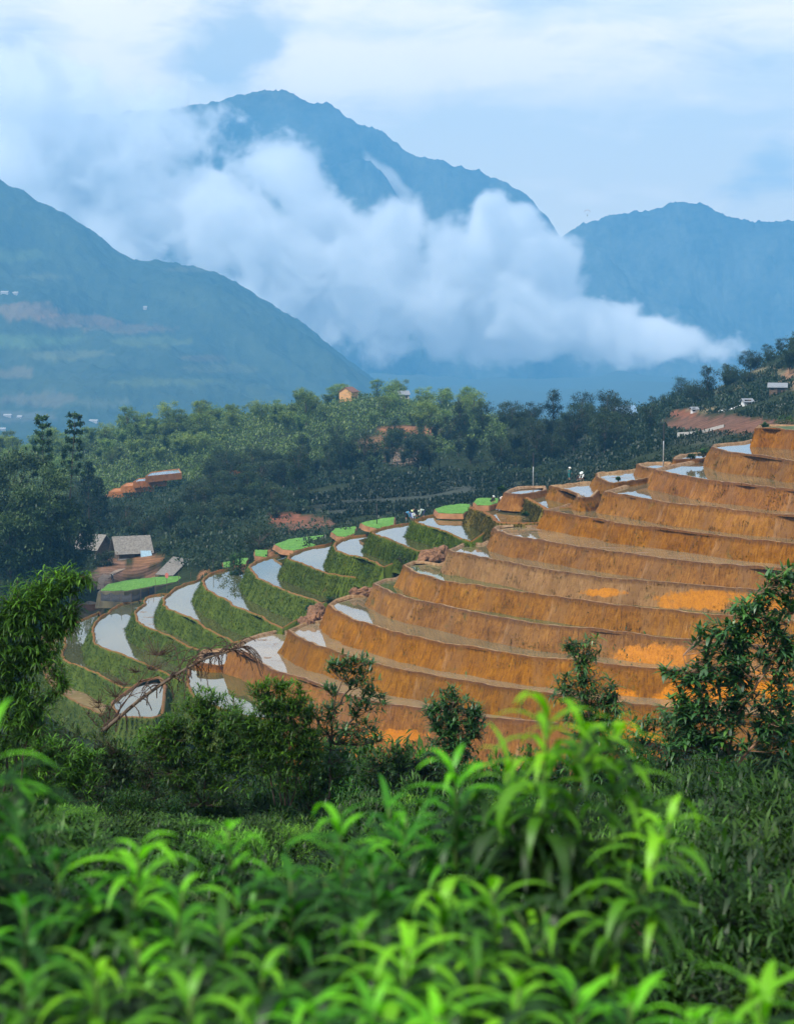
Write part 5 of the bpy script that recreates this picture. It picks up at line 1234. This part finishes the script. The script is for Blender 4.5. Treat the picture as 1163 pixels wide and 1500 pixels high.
# crops in lines along the levels of the field behind the ridge
def crop_rows(label, x0, x1, d0, d1, step, n, L, mat, t0):
    k = NR.integers(0, int((d1 - d0) / step), n); u = NR.uniform(x0, x1, n)
    wv = np.array([mnoise.noise(Vector((a * .012, b * .3, 1))) for a, b in zip(u, k)])
    D = d0 + k * step + wv * step * .8 + NR.normal(0, .35, n); x = (u - 581.5) / F * D
    keep = wv > -.25 + .2 * np.sin(k * 1.7); zz = ground_np(x, D); ap = np.array([proj(q) for q in np.c_[x, D, zz]])
    for sl in SOIL:
        if sl[4][0] > 1.6 * sl[4][1]: keep &= ((ap[:, 0] - sl[0]) / sl[2]) ** 2 + ((ap[:, 1] - sl[1]) / sl[3]) ** 2 > .9
    x = x[keep]; D = D[keep]; m = len(D)
    an = NR.uniform(0, 6.28, m); e = NR.uniform(.2, 1.3, m); dd = np.c_[np.cos(an) * np.cos(e), np.sin(an) * np.cos(e), np.sin(e)]; Ls = L * NR.uniform(.5, 1.3, m)
    lv = Leaves(); lv.add(*leaf_strips(np.c_[x, D, ground_np(x, D) + NR.uniform(0, .8, m)], dd, UP, Ls, Ls * .5, NR.uniform(.3, .9, m), 1, np.clip(t0 + NR.normal(0, .15, m), 0, 1)))
    tag(obj('crop_rows', lv.mesh('crop_rows', mat)), label, 'crops', None, 'stuff')
crop_rows('dark crop lines along the steps of the field behind the ridge', 430, 790, 425, 560, 6.5, 26000, .8, TREEM, .30)
crop_rows('dark crop lines below the red field on the high slope', 790, 1160, 425, 600, 6.0, 26000, .8, TREEM, .30)

crop_rows('weedy lines on the slope just behind the upper pools', 800, 1160, 318, 430, 4.5, 15000, .5, TREEM, .40)
crop_rows('weedy lines on the slope behind the seedbeds', 290, 800, 345, 428, 5.0, 14000, .55, TREEM, .42)
# ================================================================== FARMSTEAD AND FENCES
def gz_at(x, y, D): 
    p = at(x, y, D); return Vector((p.x, p.y, ground(p.x, p.y)))
def farmhouse(p, label, w, d, h, rh, rz, tarp=False):
    r = house('farmhouse', p, w, d, h, rh, rz, WOOD, THATCH, label, 'farmhouse', over=1.1, windows=2)
    for sx in (-1, 1):
        for sy in (-1,):
            bm = bmesh.new(); add_box(bm, (sx * (w / 2 + .6), sy * (d / 2 + .8), h / 2 - .9), (.16, .16, h + .6)); bm_obj('post', bm, WOOD, r)
    bm = bmesh.new(); add_box(bm, (0, -d / 2 - .25, -.35), (w + .8, .5, 1.2)); bm_obj('plinth', bm, CONC, r)
    if tarp:
        bm = bmesh.new(); add_slab(bm, [(w * .18, -d / 2 - 1.9, .4), (w * .58, -d / 2 - 2.0, .5), (w * .56, -d / 2 - .9, h - .5), (w * .2, -d / 2 - .9, h - .4)], .04); bm_obj('tarpaulin', bm, TARP, r)
    return r
farmhouse(gz_at(193, 818, 430), 'larger grey roofed farmhouse with a pale blue tarpaulin hung at its side', 6.6, 5.4, 2.4, 2.6, .35, True)
farmhouse(gz_at(138, 812, 436), 'smaller grey roofed farmhouse half hidden behind a dark bush', 5.2, 5.0, 2.2, 2.3, -.5)
# the open shed: one sloping roof on posts
def shed():
    p = gz_at(254, 846, 402); r = empty('shed', p, 'low open shed with one slanting pale grey roof behind the green rice field', 'shed', rz=0)
    a = 402 / F
    A = [at(x, y, D) - p for x, y, D in ((228,841,397),(254,843,396),(278,819,408),(254,815,409))]
    bm = bmesh.new(); add_slab(bm, A, .12); 
    bm_obj('roof', bm, THATCH, r)
    bm = bmesh.new(); c = at(262, 842, 405) - p; add_box(bm, (c.x, c.y, c.z - .4), (5.0, .15, 2.6), .1); bm_obj('wall', bm, WOOD, r)
    for q in A:
        bm = bmesh.new(); add_tube(bm, [(q.x * .96, q.y, q.z - .1), (q.x * .96, q.y, -2.5)], .09, 6); bm_obj('post', bm, WOOD, r)
    bm = bmesh.new(); c = at(268, 843, 400) - p; add_box(bm, (c.x + 1.2, c.y, c.z - .2), (4.6, .1, .9), .1); bm_obj('railing', bm, CONC, r)
shed()
house('hill_house', gz_at(511, 586, 830) + Vector((0, 0, 1.0)), 6.5, 6, 4.2, 1.8, 1.15, OCHW, REDR, 'orange gabled house on top of the wooded hill', 'house', windows=1)
house('hill_house', gz_at(588, 582, 850) + Vector((0, 0, .5)), 6, 5, 2.8, 1.5, .2, CONC, ROOFG, 'grey hut among trees near the orange hilltop house', 'house')
house('roadside_house', gz_at(910, 605, 590) + Vector((0, 0, .2)), 7.5, 6, 3.0, 2.0, .15, CONC, ROOFB, 'house with a pale blue roof at the edge of the dark wood', 'house')
house('roadside_house', gz_at(1138, 583, 500) + Vector((0, 0, .6)), 4.2, 4.0, 2.0, .9, -.2, WOOD, ROOFG, 'small grey roofed house on the slope above the pale road', 'house')
house('roadside_house', gz_at(1093, 602, 490) + Vector((0, 0, .2)), 2.2, 2.0, 1.7, .6, .3, WHITE, ROOFG, 'tiny white hut beside the pale winding road', 'house', windows=1)
house('roadside_house', gz_at(1016, 595, 520) + Vector((0, 0, .2)), 1.3, 1.5, 1.8, .4, .3, WHITE, ROOFG, 'narrow white hut by the bushes over the red field', 'house', windows=1, door=False)
# pale road and stone edges on the high slope
def ribbon(name, px, D0, D1, w, mat, label=None, cat=None, kind=None, h=.35):
    bm = bmesh.new(); P = []
    for i, (x, y) in enumerate(px):
        D = D0 + (D1 - D0) * i / (len(px) - 1); q = at(x, y, D); P.append(Vector((q.x, q.y, max(ground(q.x, q.y) + .1, q.z - .6))))
    L = []
    for i, p in enumerate(P):
        t = (P[min(i + 1, len(P) - 1)] - P[max(i - 1, 0)]).normalized(); s = Vector((t.y, -t.x, 0)) * w / 2
        L.append([bm.verts.new(p - s - Vector((0, 0, 1.5))), bm.verts.new(p - s + Vector((0, 0, h))), bm.verts.new(p + s + Vector((0, 0, h))), bm.verts.new(p + s - Vector((0, 0, 1.5)))])
    for A, B in zip(L, L[1:]):
        for k in range(3): bm.faces.new((A[k], B[k], B[k + 1], A[k + 1]))
    o = bm_obj(name, bm, mat); tag(o, label, cat, None, kind)
ribbon('road', [(1065,607),(1080,605),(1092,603),(1104,605),(1116,610),(1130,613),(1146,617),(1165,620)], 478, 452, 2.2, CONC, kind='structure')
ribbon('path', [(992,632),(1010,631),(1025,634),(1045,639),(1060,640)], 436, 432, .8, CONC, kind='structure')
ribbon('path', [(1055,600),(1070,598),(1082,594),(1090,590)], 492, 500, 1.6, WHITE, kind='structure')
ribbon('path', [(150,862),(152,852),(160,845),(172,838),(190,828),(200,822)], 396, 426, 2.2, simple('trodden_dirt', (.26, .19, .14), .95, .3, 1.5), kind='structure', h=.2)

def pole(name, x, y0, y1, D, r, label, mat, head=None):
    p = at(x, y1, D); t = at(x + (1 if name else 0), y0, D); g = ground(p.x, p.y); root = empty(name, p, label, 'pole')
    bm = bmesh.new(); add_tube(bm, [(0, 0, -2.5), (0, 0, (t - p).z * .5), (0, 0, (t - p).z)], [r, r * .9, r * .75], 8); bm_obj('shaft', bm, mat, root, True)
    if head:
        bm = bmesh.new(); add_box(bm, (0, 0, (t - p).z - .15), head); bm_obj('fitting', bm, BLACK, root)
pole('utility_pole', 552, 738, 777, on(552, 768, 14.6).y, .09, 'thin dark pole standing in the pale green seedbed', BLACK, (.5, .12, .12))
pole('utility_pole', 780.5, 672, 716, on(780, 715, 22.9).y + 2, .10, 'tall pale pole with a dark top beside the strip of water', METAL, (.22, .22, 2.2))
pole('utility_pole', 971, 632, 678, on(971, 679, 27.9).y + 2, .10, 'distant steel pole with a dark upper half on an ochre knob', METAL, (.2, .2, 2.6))
pole('utility_pole', 313, 818, 846, on(313, 842, 3.5).y + 3, .07, 'short dark post at the end of the shed', BLACK)
pole('utility_pole', 98, 886, 912, on(99, 915, -9).y + 2, .07, 'pale short post beside the hanging bamboo leaves', METAL)
# netting fence round the rice field
def net_fence():
    P = [(148,880,-5.6),(163,881,-5.6),(178,882,-5.6),(193,882,-5.5),(207,879,-5.3),(218,874,-5),(228,868,-4.6),(245,863,-4.4),(262,858,-4.2),(280,853,-4)]
    Q = [on(x, y, z) for x, y, z in P]; c = Q[0]
    root = empty('netting_fence', c, 'sagging dark netting fence on thin posts around the green rice field', 'fence')
    NETM = simple('dark_netting', (.045, .047, .055), .9, .3, 4)
    for i, q in enumerate(Q):
        bm = bmesh.new(); o = q - c; add_tube(bm, [o + Vector((0, 0, -1)), o + Vector((.03, 0, 2.1 if i % 2 else 2.6))], .05, 6); bm_obj('post', bm, WOOD, root)
    bm = bmesh.new(); rows = 5; G = []
    for i in range(len(Q) - 1 - 3):
        for k in range(8):
            t = k / 8; o = Q[i].lerp(Q[i + 1], t) - c; sag = .45 * math.sin(math.pi * t) + .15 * mnoise.noise(Vector((i + t, 3, 0)))
            tilt = Vector((0, -.5, 0)) * math.sin(math.pi * t)
            G.append([bm.verts.new(o + Vector((0, 0, .0)) + (Vector((0, 0, 1.75 - sag)) + tilt * .3) * (j / rows) + tilt * .2 * math.sin(j)) for j in range(rows + 1)])
    for A, B in zip(G, G[1:]):
        for j in range(rows): bm.faces.new((A[j], B[j], B[j + 1], A[j + 1]))
    bm_obj('netting', bm, NETM, root)
net_fence()
def stake_fence():
    Q = [on(x, y, -4.2) for x, y in ((196,900),(203,897),(209,894),(214,893),(219,890),(225,888),(231,885),(237,882),(243,880),(249,878))]; c = Q[0]
    root = empty('stake_fence', c, 'row of rough wooden stakes above the narrow muddy pool', 'fence')
    for q in Q:
        bm = bmesh.new(); o = q - c; add_tube(bm, [o + Vector((0, 0, -1.2)), o + Vector((R.uniform(-.15, .15), 0, R.uniform(.9, 1.7)))], .05, 5); bm_obj('stake', bm, WOOD, root)
    bm = bmesh.new(); add_tube(bm, [q - c + Vector((0, -.06, .6)) for q in Q], .035, 5); bm_obj('rail', bm, WOOD, root)
stake_fence()
def stake_row():
    Q = [on(x, y, -10.6) for x, y in ((108,900),(114,899),(120,897),(126,896),(131,893),(135,893),(139,891),(143,890),(147,888),(152,886))]; c = Q[0]
    root = empty('stake_fence', c, 'dark crooked stakes standing over the strip of water behind the narrow white pool', 'fence')
    for q in Q:
        bm = bmesh.new(); o = q - c; add_tube(bm, [o + Vector((0, 0, -1.2)), o + Vector((R.uniform(-.25, .25), 0, R.uniform(.8, 2.2)))], .06, 5); bm_obj('stake', bm, WOOD, root)
    bm = bmesh.new(); add_tube(bm, [q - c + Vector((0, -.07, .7)) for q in Q], .05, 5); bm_obj('rail', bm, WOOD, root)
stake_row()
CUTM = simple('cut_soil', (.42, .16, .045), .95, .3, .5)
# pool and field strip behind the fence of stakes
def flat_pool(px, z, label, mat, name='rice_terrace', cat='rice terrace'):
    P = [on(x, y, z) for x, y in px]; c = sum(P, Vector()) / len(P); root = empty(name, c, label, cat, None)
    Q = [Vector((p.x - c.x, p.y - c.y)) for p in P]
    if sum(Q[i - 1].x * Q[i].y - Q[i].x * Q[i - 1].y for i in range(len(Q))) < 0: Q.reverse()
    bm = bmesh.new(); rings = [[bm.verts.new((q.x * k, q.y * k, zz)) for q in Q] for k, zz in ((1.04, -1.9 if name == 'hill_terrace' else -3), (1.02, .12), (1.0, .12), (.97, -.1))]
    for A, B in zip(rings, rings[1:]):
        for i in range(len(Q)): bm.faces.new((A[i], A[(i + 1) % len(Q)], B[(i + 1) % len(Q)], B[i]))
    bm_obj('earth_bank', bm, CUTM if name == 'hill_terrace' else SOILM, root)
    bm = bmesh.new(); bm.faces.new([bm.verts.new((q.x * .98, q.y * .98, -.06)) for q in Q]); bm_obj('paddy_water' if mat in WATM.values() else 'bare_soil', bm, mat, root)
flat_pool([(95,906),(100,898),(112,892),(130,886),(152,884),(140,892),(120,899)], -11.0, 'thin strip of water behind the crooked stakes', WATM['clear'])
flat_pool([(112,886),(118,878),(150,876),(205,880),(170,886),(140,886)], -9.3, 'bare brown plot between the netting fence and the pools', simple('bare_mud', (.19, .14, .09), .95, .35, .6), 'field_plot', 'field')
flat_pool([(-20,905),(-15,880),(4,872),(16,874),(14,890),(8,905)], -11.0, 'sliver of bright pool at the picture edge behind the bamboo leaves', WATM['clear'])
# a flight of bare orange steps cut into the wooded hill far behind the farm
for k, (px, row, h_) in enumerate([([(150,729),(158,724),(186,721),(192,727)],726,2.3),([(160,721),(168,716),(204,713),(208,719)],717,2.2),([(178,713),(186,708),(222,705),(226,711)],709,2.1),([(196,706),(204,701),(240,698),(244,703)],702,1.9),([(214,698),(222,692),(262,687),(266,693)],693,2.0),([(318,690),(322,686),(376,685),(380,689)],688,1.4)]):
    z = CZ - (row - HZ) * .2143
    lab = ['lowest orange earth step cut into the wooded hill','second orange earth step from the bottom of the cut','middle orange earth step of the cut in the wooded hill','fourth orange earth step, narrow and pale on top','highest orange earth step of the cut, longest and pale','thin separate orange terrace edge with white water on the wooded hill'][k]
    flat_pool(px, z, lab, WATM['clear'] if k in (3, 4, 5) else CUTM, 'hill_terrace', 'hill terrace')
def sign_post():
    p = on(245, 861, -4.3); r = empty('sign_post', p, 'pinkish red marker on a thin post by the rice field', 'post')
    bm = bmesh.new(); add_tube(bm, [(0, 0, -1), (0, 0, 2.6)], .04, 6); bm_obj('post', bm, WOOD, r)
    bm = bmesh.new(); bmesh.ops.create_cone(bm, cap_ends=True, segments=14, radius1=.45, radius2=.45, depth=.05, matrix=Matrix.Translation((0, -.05, 2.5)) @ Matrix.Rotation(rad(90), 4, 'X') @ Matrix.Diagonal((.8, 1.25, 1, 1))); bm_obj('marker', bm, simple('faded_red', (.55, .16, .12), .7, .2), r)
sign_post()
def motorbike():
    p = gz_at(165, 849, 402); r = empty('motorbike', p, 'small dark motorbike parked on the dirt path near the farmhouse', 'motorbike', rz=.35)
    r.location.z += .12
    r.scale = (1.25,) * 3
    for y in (-.62, .62):
        bm = bmesh.new(); 
        n = 20; pts = [(0, y + .28 * math.cos(a), .3 + .28 * math.sin(a)) for a in np.linspace(0, 2 * math.pi, n)]
        add_tube(bm, pts, .055, 6, False); w = bm_obj('wheel', bm, BLACK, r)
        bm = bmesh.new(); bmesh.ops.create_cone(bm, cap_ends=True, segments=16, radius1=.2, radius2=.2, depth=.03, matrix=Matrix.Translation((0, y, .3)) @ Matrix.Rotation(rad(90), 4, 'Y')); bm_obj('rim', bm, METAL, w)
    bm = bmesh.new(); add_tube(bm, [(0, -.5, .45), (0, -.1, .5), (0, .35, .62), (0, .6, .72)], [.07, .14, .13, .06], 8); bm_obj('body', bm, BLACK, r, True)
    bm = bmesh.new(); add_tube(bm, [(0, .0, .78), (0, .35, .82), (0, .75, .80)], [.08, .13, .09], 8); bm_obj('seat', bm, BLACK, r, True)
    bm = bmesh.new(); add_tube(bm, [(-.42, -.32, 1.08), (-.2, -.42, 1.0), (0, -.45, .95), (.2, -.42, 1.0), (.42, -.32, 1.08)], .025, 6); bm_obj('handlebar', bm, BLACK, r)
    bm = bmesh.new(); add_tube(bm, [(0, -.45, 1.0), (0, -.55, .6), (0, -.62, .3)], [.09, .06, .04], 8); bm_obj('fork', bm, BLACK, r)
    bm = bmesh.new(); bmesh.ops.create_uvsphere(bm, u_segments=10, v_segments=8, radius=.12, matrix=Matrix.Translation((0, -.52, .92))); bm_obj('headlight', bm, METAL, r)
motorbike()
# boulders in the gully
def boulder(p, s, label, seed):
    bm = bmesh.new(); bmesh.ops.create_icosphere(bm, subdivisions=4, radius=1)
    for v in bm.verts:
        d = v.co.normalized(); k = 1 + .35 * mnoise.fractal(d * 1.6 + Vector((seed, 0, 0)), 1, 2, 4) + .12 * mnoise.noise(d * 6 + Vector((seed, 3, 0)))
        v.co = Vector((d.x * s[0], d.y * s[1], d.z * s[2])) * k
    o = bm_obj('boulder', bm, ROCK, None, False); o.location = p; o.rotation_euler = (R.uniform(0, 1), R.uniform(0, 1), R.uniform(0, 6)); tag(o, label, 'boulder'); return o
ROCK = simple('earthy_rock', (.20, .10, .05), .95, .5, 1.2, 0, .8)
for x, y, z, s, lab in [(628,814,15.4,(1.3,1,.9),'rounded brown boulder at the outer end of the rock pile'),(640,812,15.6,(1.2,1,1.0),'brown boulder in the middle of the rock pile beside the small pool'),(650,808,15.8,(1.1,1,.9),'upper brown boulder against the crumbly bank'),(636,819,15.2,(.9,.8,.6),'small brown rock at the water edge of the greenish pool'),
                       (618,820,14.9,(.9,.8,.5),'flat brown rock beside the gully bush'),(648,818,15.2,(1.0,.8,.6),'low rock under the crumbly bank corner'),(536,867,9.6,(1.3,1,.7),'dark red rock below the gully bushes'),(520,868,9.4,(.9,.8,.5),'small dark red rock above the oval pool'),
                       (462,900,6.4,(1.4,1.1,1.0),'dark broken rock in the gully above the mud streaked pool'),(455,908,6.2,(1.1,1,.8),'dark rock under the broken rock in the gully'),(446,911,6.1,(.9,.9,.6),'small rock at the head of the mud streaked pool'),(470,893,6.8,(1.1,.9,.7),'reddish clod at the corner of the grassy bank')]:
    boulder(on(x, y, z), s, lab, x * .37)

# ================================================================== PEOPLE PLANTING RICE
def skin_body(name, joints, edges, radii, mat, parent, sub=2):
    me = bpy.data.meshes.new(name); me.from_pydata(joints, edges, []); me.materials.append(mat)
    o = obj(name, me, parent)
    sk = o.modifiers.new('skin', 'SKIN'); sk.use_smooth_shade = True
    for v, r in zip(me.skin_vertices[0].data, radii): v.radius = (r, r) if not hasattr(r, '__len__') else r
    me.skin_vertices[0].data[0].use_root = True
    ss = o.modifiers.new('smooth', 'SUBSURF'); ss.levels = ss.render_levels = sub
    return o
SKINM = simple('skin', (.35, .20, .13), .6, .1)
def cloth(c): return simple('cloth', c, .9, .2, 12)
def person(p, rz, pose, jacket, trousers, hat, hatkind, label, s=1.0):
    r = empty('person', p, label, 'person', None, rz); r.scale = (s * 1.2,) * 3
    # pose: 'bent' leaning far forward from the hips with hands down in the water, 'stand', 'squat'
    if pose == 'stand': hip, che, nec, hd = (0, 0, .82), (0, -.02, 1.18), (0, -.03, 1.34), (0, -.06, 1.47); kn, ft = (0, -.03, .43), (0, 0, .0); el, ha = (.30, -.10, 1.02), (.52, -.22, 1.06)
    elif pose == 'bent': hip, che, nec, hd = (0, .12, .80), (0, -.26, .90), (0, -.42, .84), (0, -.52, .77); kn, ft = (0, -.02, .42), (0, .08, 0); el, ha = (.2, -.40, .52), (.14, -.50, .22)
    else: hip, che, nec, hd = (0, .14, .34), (0, -.06, .66), (0, -.16, .78), (0, -.24, .88); kn, ft = (0, -.26, .48), (0, .0, 0); el, ha = (.2, -.28, .46), (.12, -.42, .25)
    J = [hip, che, nec, hd]; E = [(0, 1), (1, 2), (2, 3)]; RR = [.12, .13, .055, .09]
    for sx in (-1, 1):
        i = len(J)
        J += [(sx * .10, hip[1], hip[2] - .04), (sx * .13, kn[1], kn[2]), (sx * .13, ft[1], ft[2] + .05), (sx * .13, ft[1] - .14, ft[2] + .03)]; E += [(0, i), (i, i + 1), (i + 1, i + 2), (i + 2, i + 3)]; RR += [.085, .06, .042, .035]
        i = len(J)
        J += [(sx * .17, che[1] - .02, che[2] + .06), (sx * el[0], el[1], el[2]), (sx * ha[0] if pose != 'stand' or sx < 0 else .24, ha[1], ha[2] if pose != 'stand' or sx < 0 else .78), ]; E += [(1, i), (i, i + 1), (i + 1, i + 2)]; RR += [.055, .042, .03]
        hb = Vector(J[-1]); dr = (hb - Vector(J[-2])).normalized(); sd = dr.cross(Vector((sx, .2, .1))).normalized(); k0 = len(J) - 1
        for f in range(5):
            o_ = (f - 2) * .02; ln = (.06, .085, .09, .085, .07)[f]
            J.append(tuple(hb + sd * o_ + dr * .035)); E.append((k0, len(J) - 1)); RR.append(.010)
            J.append(tuple(hb + sd * o_ * (2.4 if f == 0 else 1.2) + dr * ln)); E.append((len(J) - 2, len(J) - 1)); RR.append(.008)
    skin_body('body', J, E, RR, SKINM, r)
    jk = [hip, ((hip[0] + che[0]) / 2, (hip[1] + che[1]) / 2, (hip[2] + che[2]) / 2), che, tuple(Vector(che).lerp(Vector(nec), .7))]; je = [(0, 1), (1, 2), (2, 3)]; jr = [.15, .15, .165, .075]
    for sx in (-1, 1):
        a = (sx * .17, che[1] - .02, che[2] + .06); b = (sx * el[0], el[1], el[2]); h = (sx * ha[0] if pose != 'stand' or sx < 0 else .24, ha[1], ha[2] if pose != 'stand' or sx < 0 else .78)
        i = len(jk); jk += [a, b, tuple(Vector(b).lerp(Vector(h), .75))]; je += [(2, i), (i, i + 1), (i + 1, i + 2)]; jr += [.075, .062, .05]
    skin_body('jacket', jk, je, jr, cloth(jacket), r)
    tk = [hip]; te = []; tr = [.155]
    for sx in (-1, 1):
        i = len(tk); tk += [(sx * .10, hip[1], hip[2] - .05), (sx * .13, kn[1], kn[2]), (sx * .13, ft[1] * .6 + kn[1] * .4, kn[2] * .4 + .08)]; te += [(0, i), (i, i + 1), (i + 1, i + 2)]; tr += [.11, .085, .075]
    skin_body('trousers', tk, te, tr, cloth(trousers), r)
    d = (Vector(hd) - Vector(nec)).normalized(); q = d.to_track_quat('Z', 'Y').to_matrix().to_4x4(); hm = Matrix.Translation(Vector(hd) + d * .05) @ q
    bm = bmesh.new()
    if hatkind == 'cone':
        bmesh.ops.create_cone(bm, cap_ends=True, segments=18, radius1=.27, radius2=.01, depth=.17, matrix=hm @ Matrix.Translation((0, 0, .06)))
    else:
        bmesh.ops.create_uvsphere(bm, u_segments=14, v_segments=10, radius=.125, matrix=hm @ Matrix.Diagonal((1, 1.05, 1, 1)))
        if hatkind == 'brim': bmesh.ops.create_cone(bm, cap_ends=True, segments=18, radius1=.22, radius2=.2, depth=.02, matrix=hm)
    bm_obj('hat' if hatkind != 'hair' else 'hair', bm, simple('hat', hat, .8, .1), r, True)
    bm = bmesh.new()                                       # face: eyes, nose, mouth towards the front
    F0 = Matrix.Translation(Vector(hd)) @ q
    for sx in (-1, 1): bmesh.ops.create_uvsphere(bm, u_segments=6, v_segments=5, radius=.012, matrix=F0 @ Matrix.Translation((sx * .032, -.078, .02)))
    bmesh.ops.create_uvsphere(bm, u_segments=6, v_segments=5, radius=.008, matrix=F0 @ Matrix.Translation((0, -.085, -.035)) @ Matrix.Diagonal((3, 1, 1, 1)))
    bm_obj('face', bm, simple('face_dark', (.05, .03, .025), .5), r)
    bm = bmesh.new(); bmesh.ops.create_cone(bm, cap_ends=True, segments=8, radius1=.016, radius2=.006, depth=.035, matrix=F0 @ Matrix.Translation((0, -.095, -.005))); bm_obj('nose', bm, SKINM, r)
    return r
BL, WH, DK, TE, GR = (.06, .24, .42), (.72, .76, .74), (.015, .016, .02), (.02, .16, .17), (.45, .56, .50)
person(on(595.5,760.5,18.2), rad(70), 'bent', BL, DK, (.05,.14,.35), 'hair', 'planter in a bright blue jacket, outermost of the bent group by the wide pool', 1.05)
person(on(604,762,18.2), rad(30), 'bent', (.55,.60,.75), (.10,.13,.30), (.70,.82,.72), 'brim', 'planter in a pale patterned jacket, crouched lowest at the front of the bent group', .98)
person(on(609.5,757,18.4), rad(-60), 'bent', DK, DK, (.72,.85,.45), 'brim', 'planter in black with a pale yellow-green hat in the middle of the bent group', 1.1)
person(on(620,757.5,18.4), rad(-75), 'bent', GR, (.03,.04,.10), (.50,.62,.50), 'brim', 'planter in a pale grey-blue shirt and dark trousers, a step apart from the bent group', 1.1)
person(on(833.5,702.5,25.0), rad(60), 'stand', TE, TE, (.80,.78,.70), 'brim', 'worker standing upright in teal clothes and a white hat above the blue pool', 1.02)
person(on(853,704,25.0), rad(-40), 'squat', WH, DK, (.70,.80,.76), 'brim', 'crouching worker in a white shirt behind the standing worker', 1.15)
person(on(846,704,25.0), rad(40), 'squat', DK, DK, DK, 'hair', 'crouching worker all in black between the standing and the white-shirted worker', .85)
person(on(721,736.5,21.2), rad(50), 'squat', DK, DK, (.55,.60,.56), 'brim', 'crouching planter in black at the short seedbed above the olive bank', .95)
person(on(737,736.5,21.2), rad(-50), 'bent', (.75,.66,.62), (.30,.2,.2), (.78,.72,.68), 'brim', 'bent planter in a pale pink top at the short seedbed above the olive bank', .85)
person(on(203,866,.8), rad(20), 'bent', (.08,.08,.09), DK, (.3,.3,.3), 'hair', 'dark clothed farmer bent over in the green rice field', .9) if False else None

# paraglider far over the valley
def paraglider():
    p = at(860, 316, 2450); r = empty('paraglider', p, 'tiny paraglider under an arched canopy in the gap between the mountains', 'paraglider')
    a = 2450 / F; bm = bmesh.new(); n = 18; L = []
    for i in range(n + 1):
        t = math.pi * (.12 + .76 * i / n); x = math.cos(t) * 4.9 * a; z = (math.sin(t) - .35) * 5.4 * a + 4.6 * a
        w = 1.15 * a * math.sin(math.pi * (.1 + .8 * i / n)); L.append([bm.verts.new((x, -w, z)), bm.verts.new((x, 0, z + .35 * a)), bm.verts.new((x, w, z)), bm.verts.new((x, 0, z - .08 * a))])
    for A, B in zip(L, L[1:]):
        for k in range(4): bm.faces.new((A[k], A[(k + 1) % 4], B[(k + 1) % 4], B[k]))
    bm.faces.new(L[0]); bm.faces.new(L[-1][::-1])
    bm_obj('canopy', bm, simple('glider_cloth', (.30, .07, .06), .7, .1), r)
    bm = bmesh.new()
    for i in (0, 4, 9, 14, 18):
        t = math.pi * (.12 + .76 * i / n); add_tube(bm, [(0, 0, .6), (math.cos(t) * 4.9 * a, 0, (math.sin(t) - .35) * 5.4 * a + 4.6 * a)], .035, 3, False)
    bm_obj('lines', bm, BLACK, r)
    bm = bmesh.new(); add_tube(bm, [(0, .5, 0), (0, .1, -.1), (0, -.1, .5), (0, -.1, 1.0), (0, -.1, 1.3)], [.25, .5, .55, .4, .3], 8); bm_obj('pilot', bm, BLACK, r, True)
paraglider()
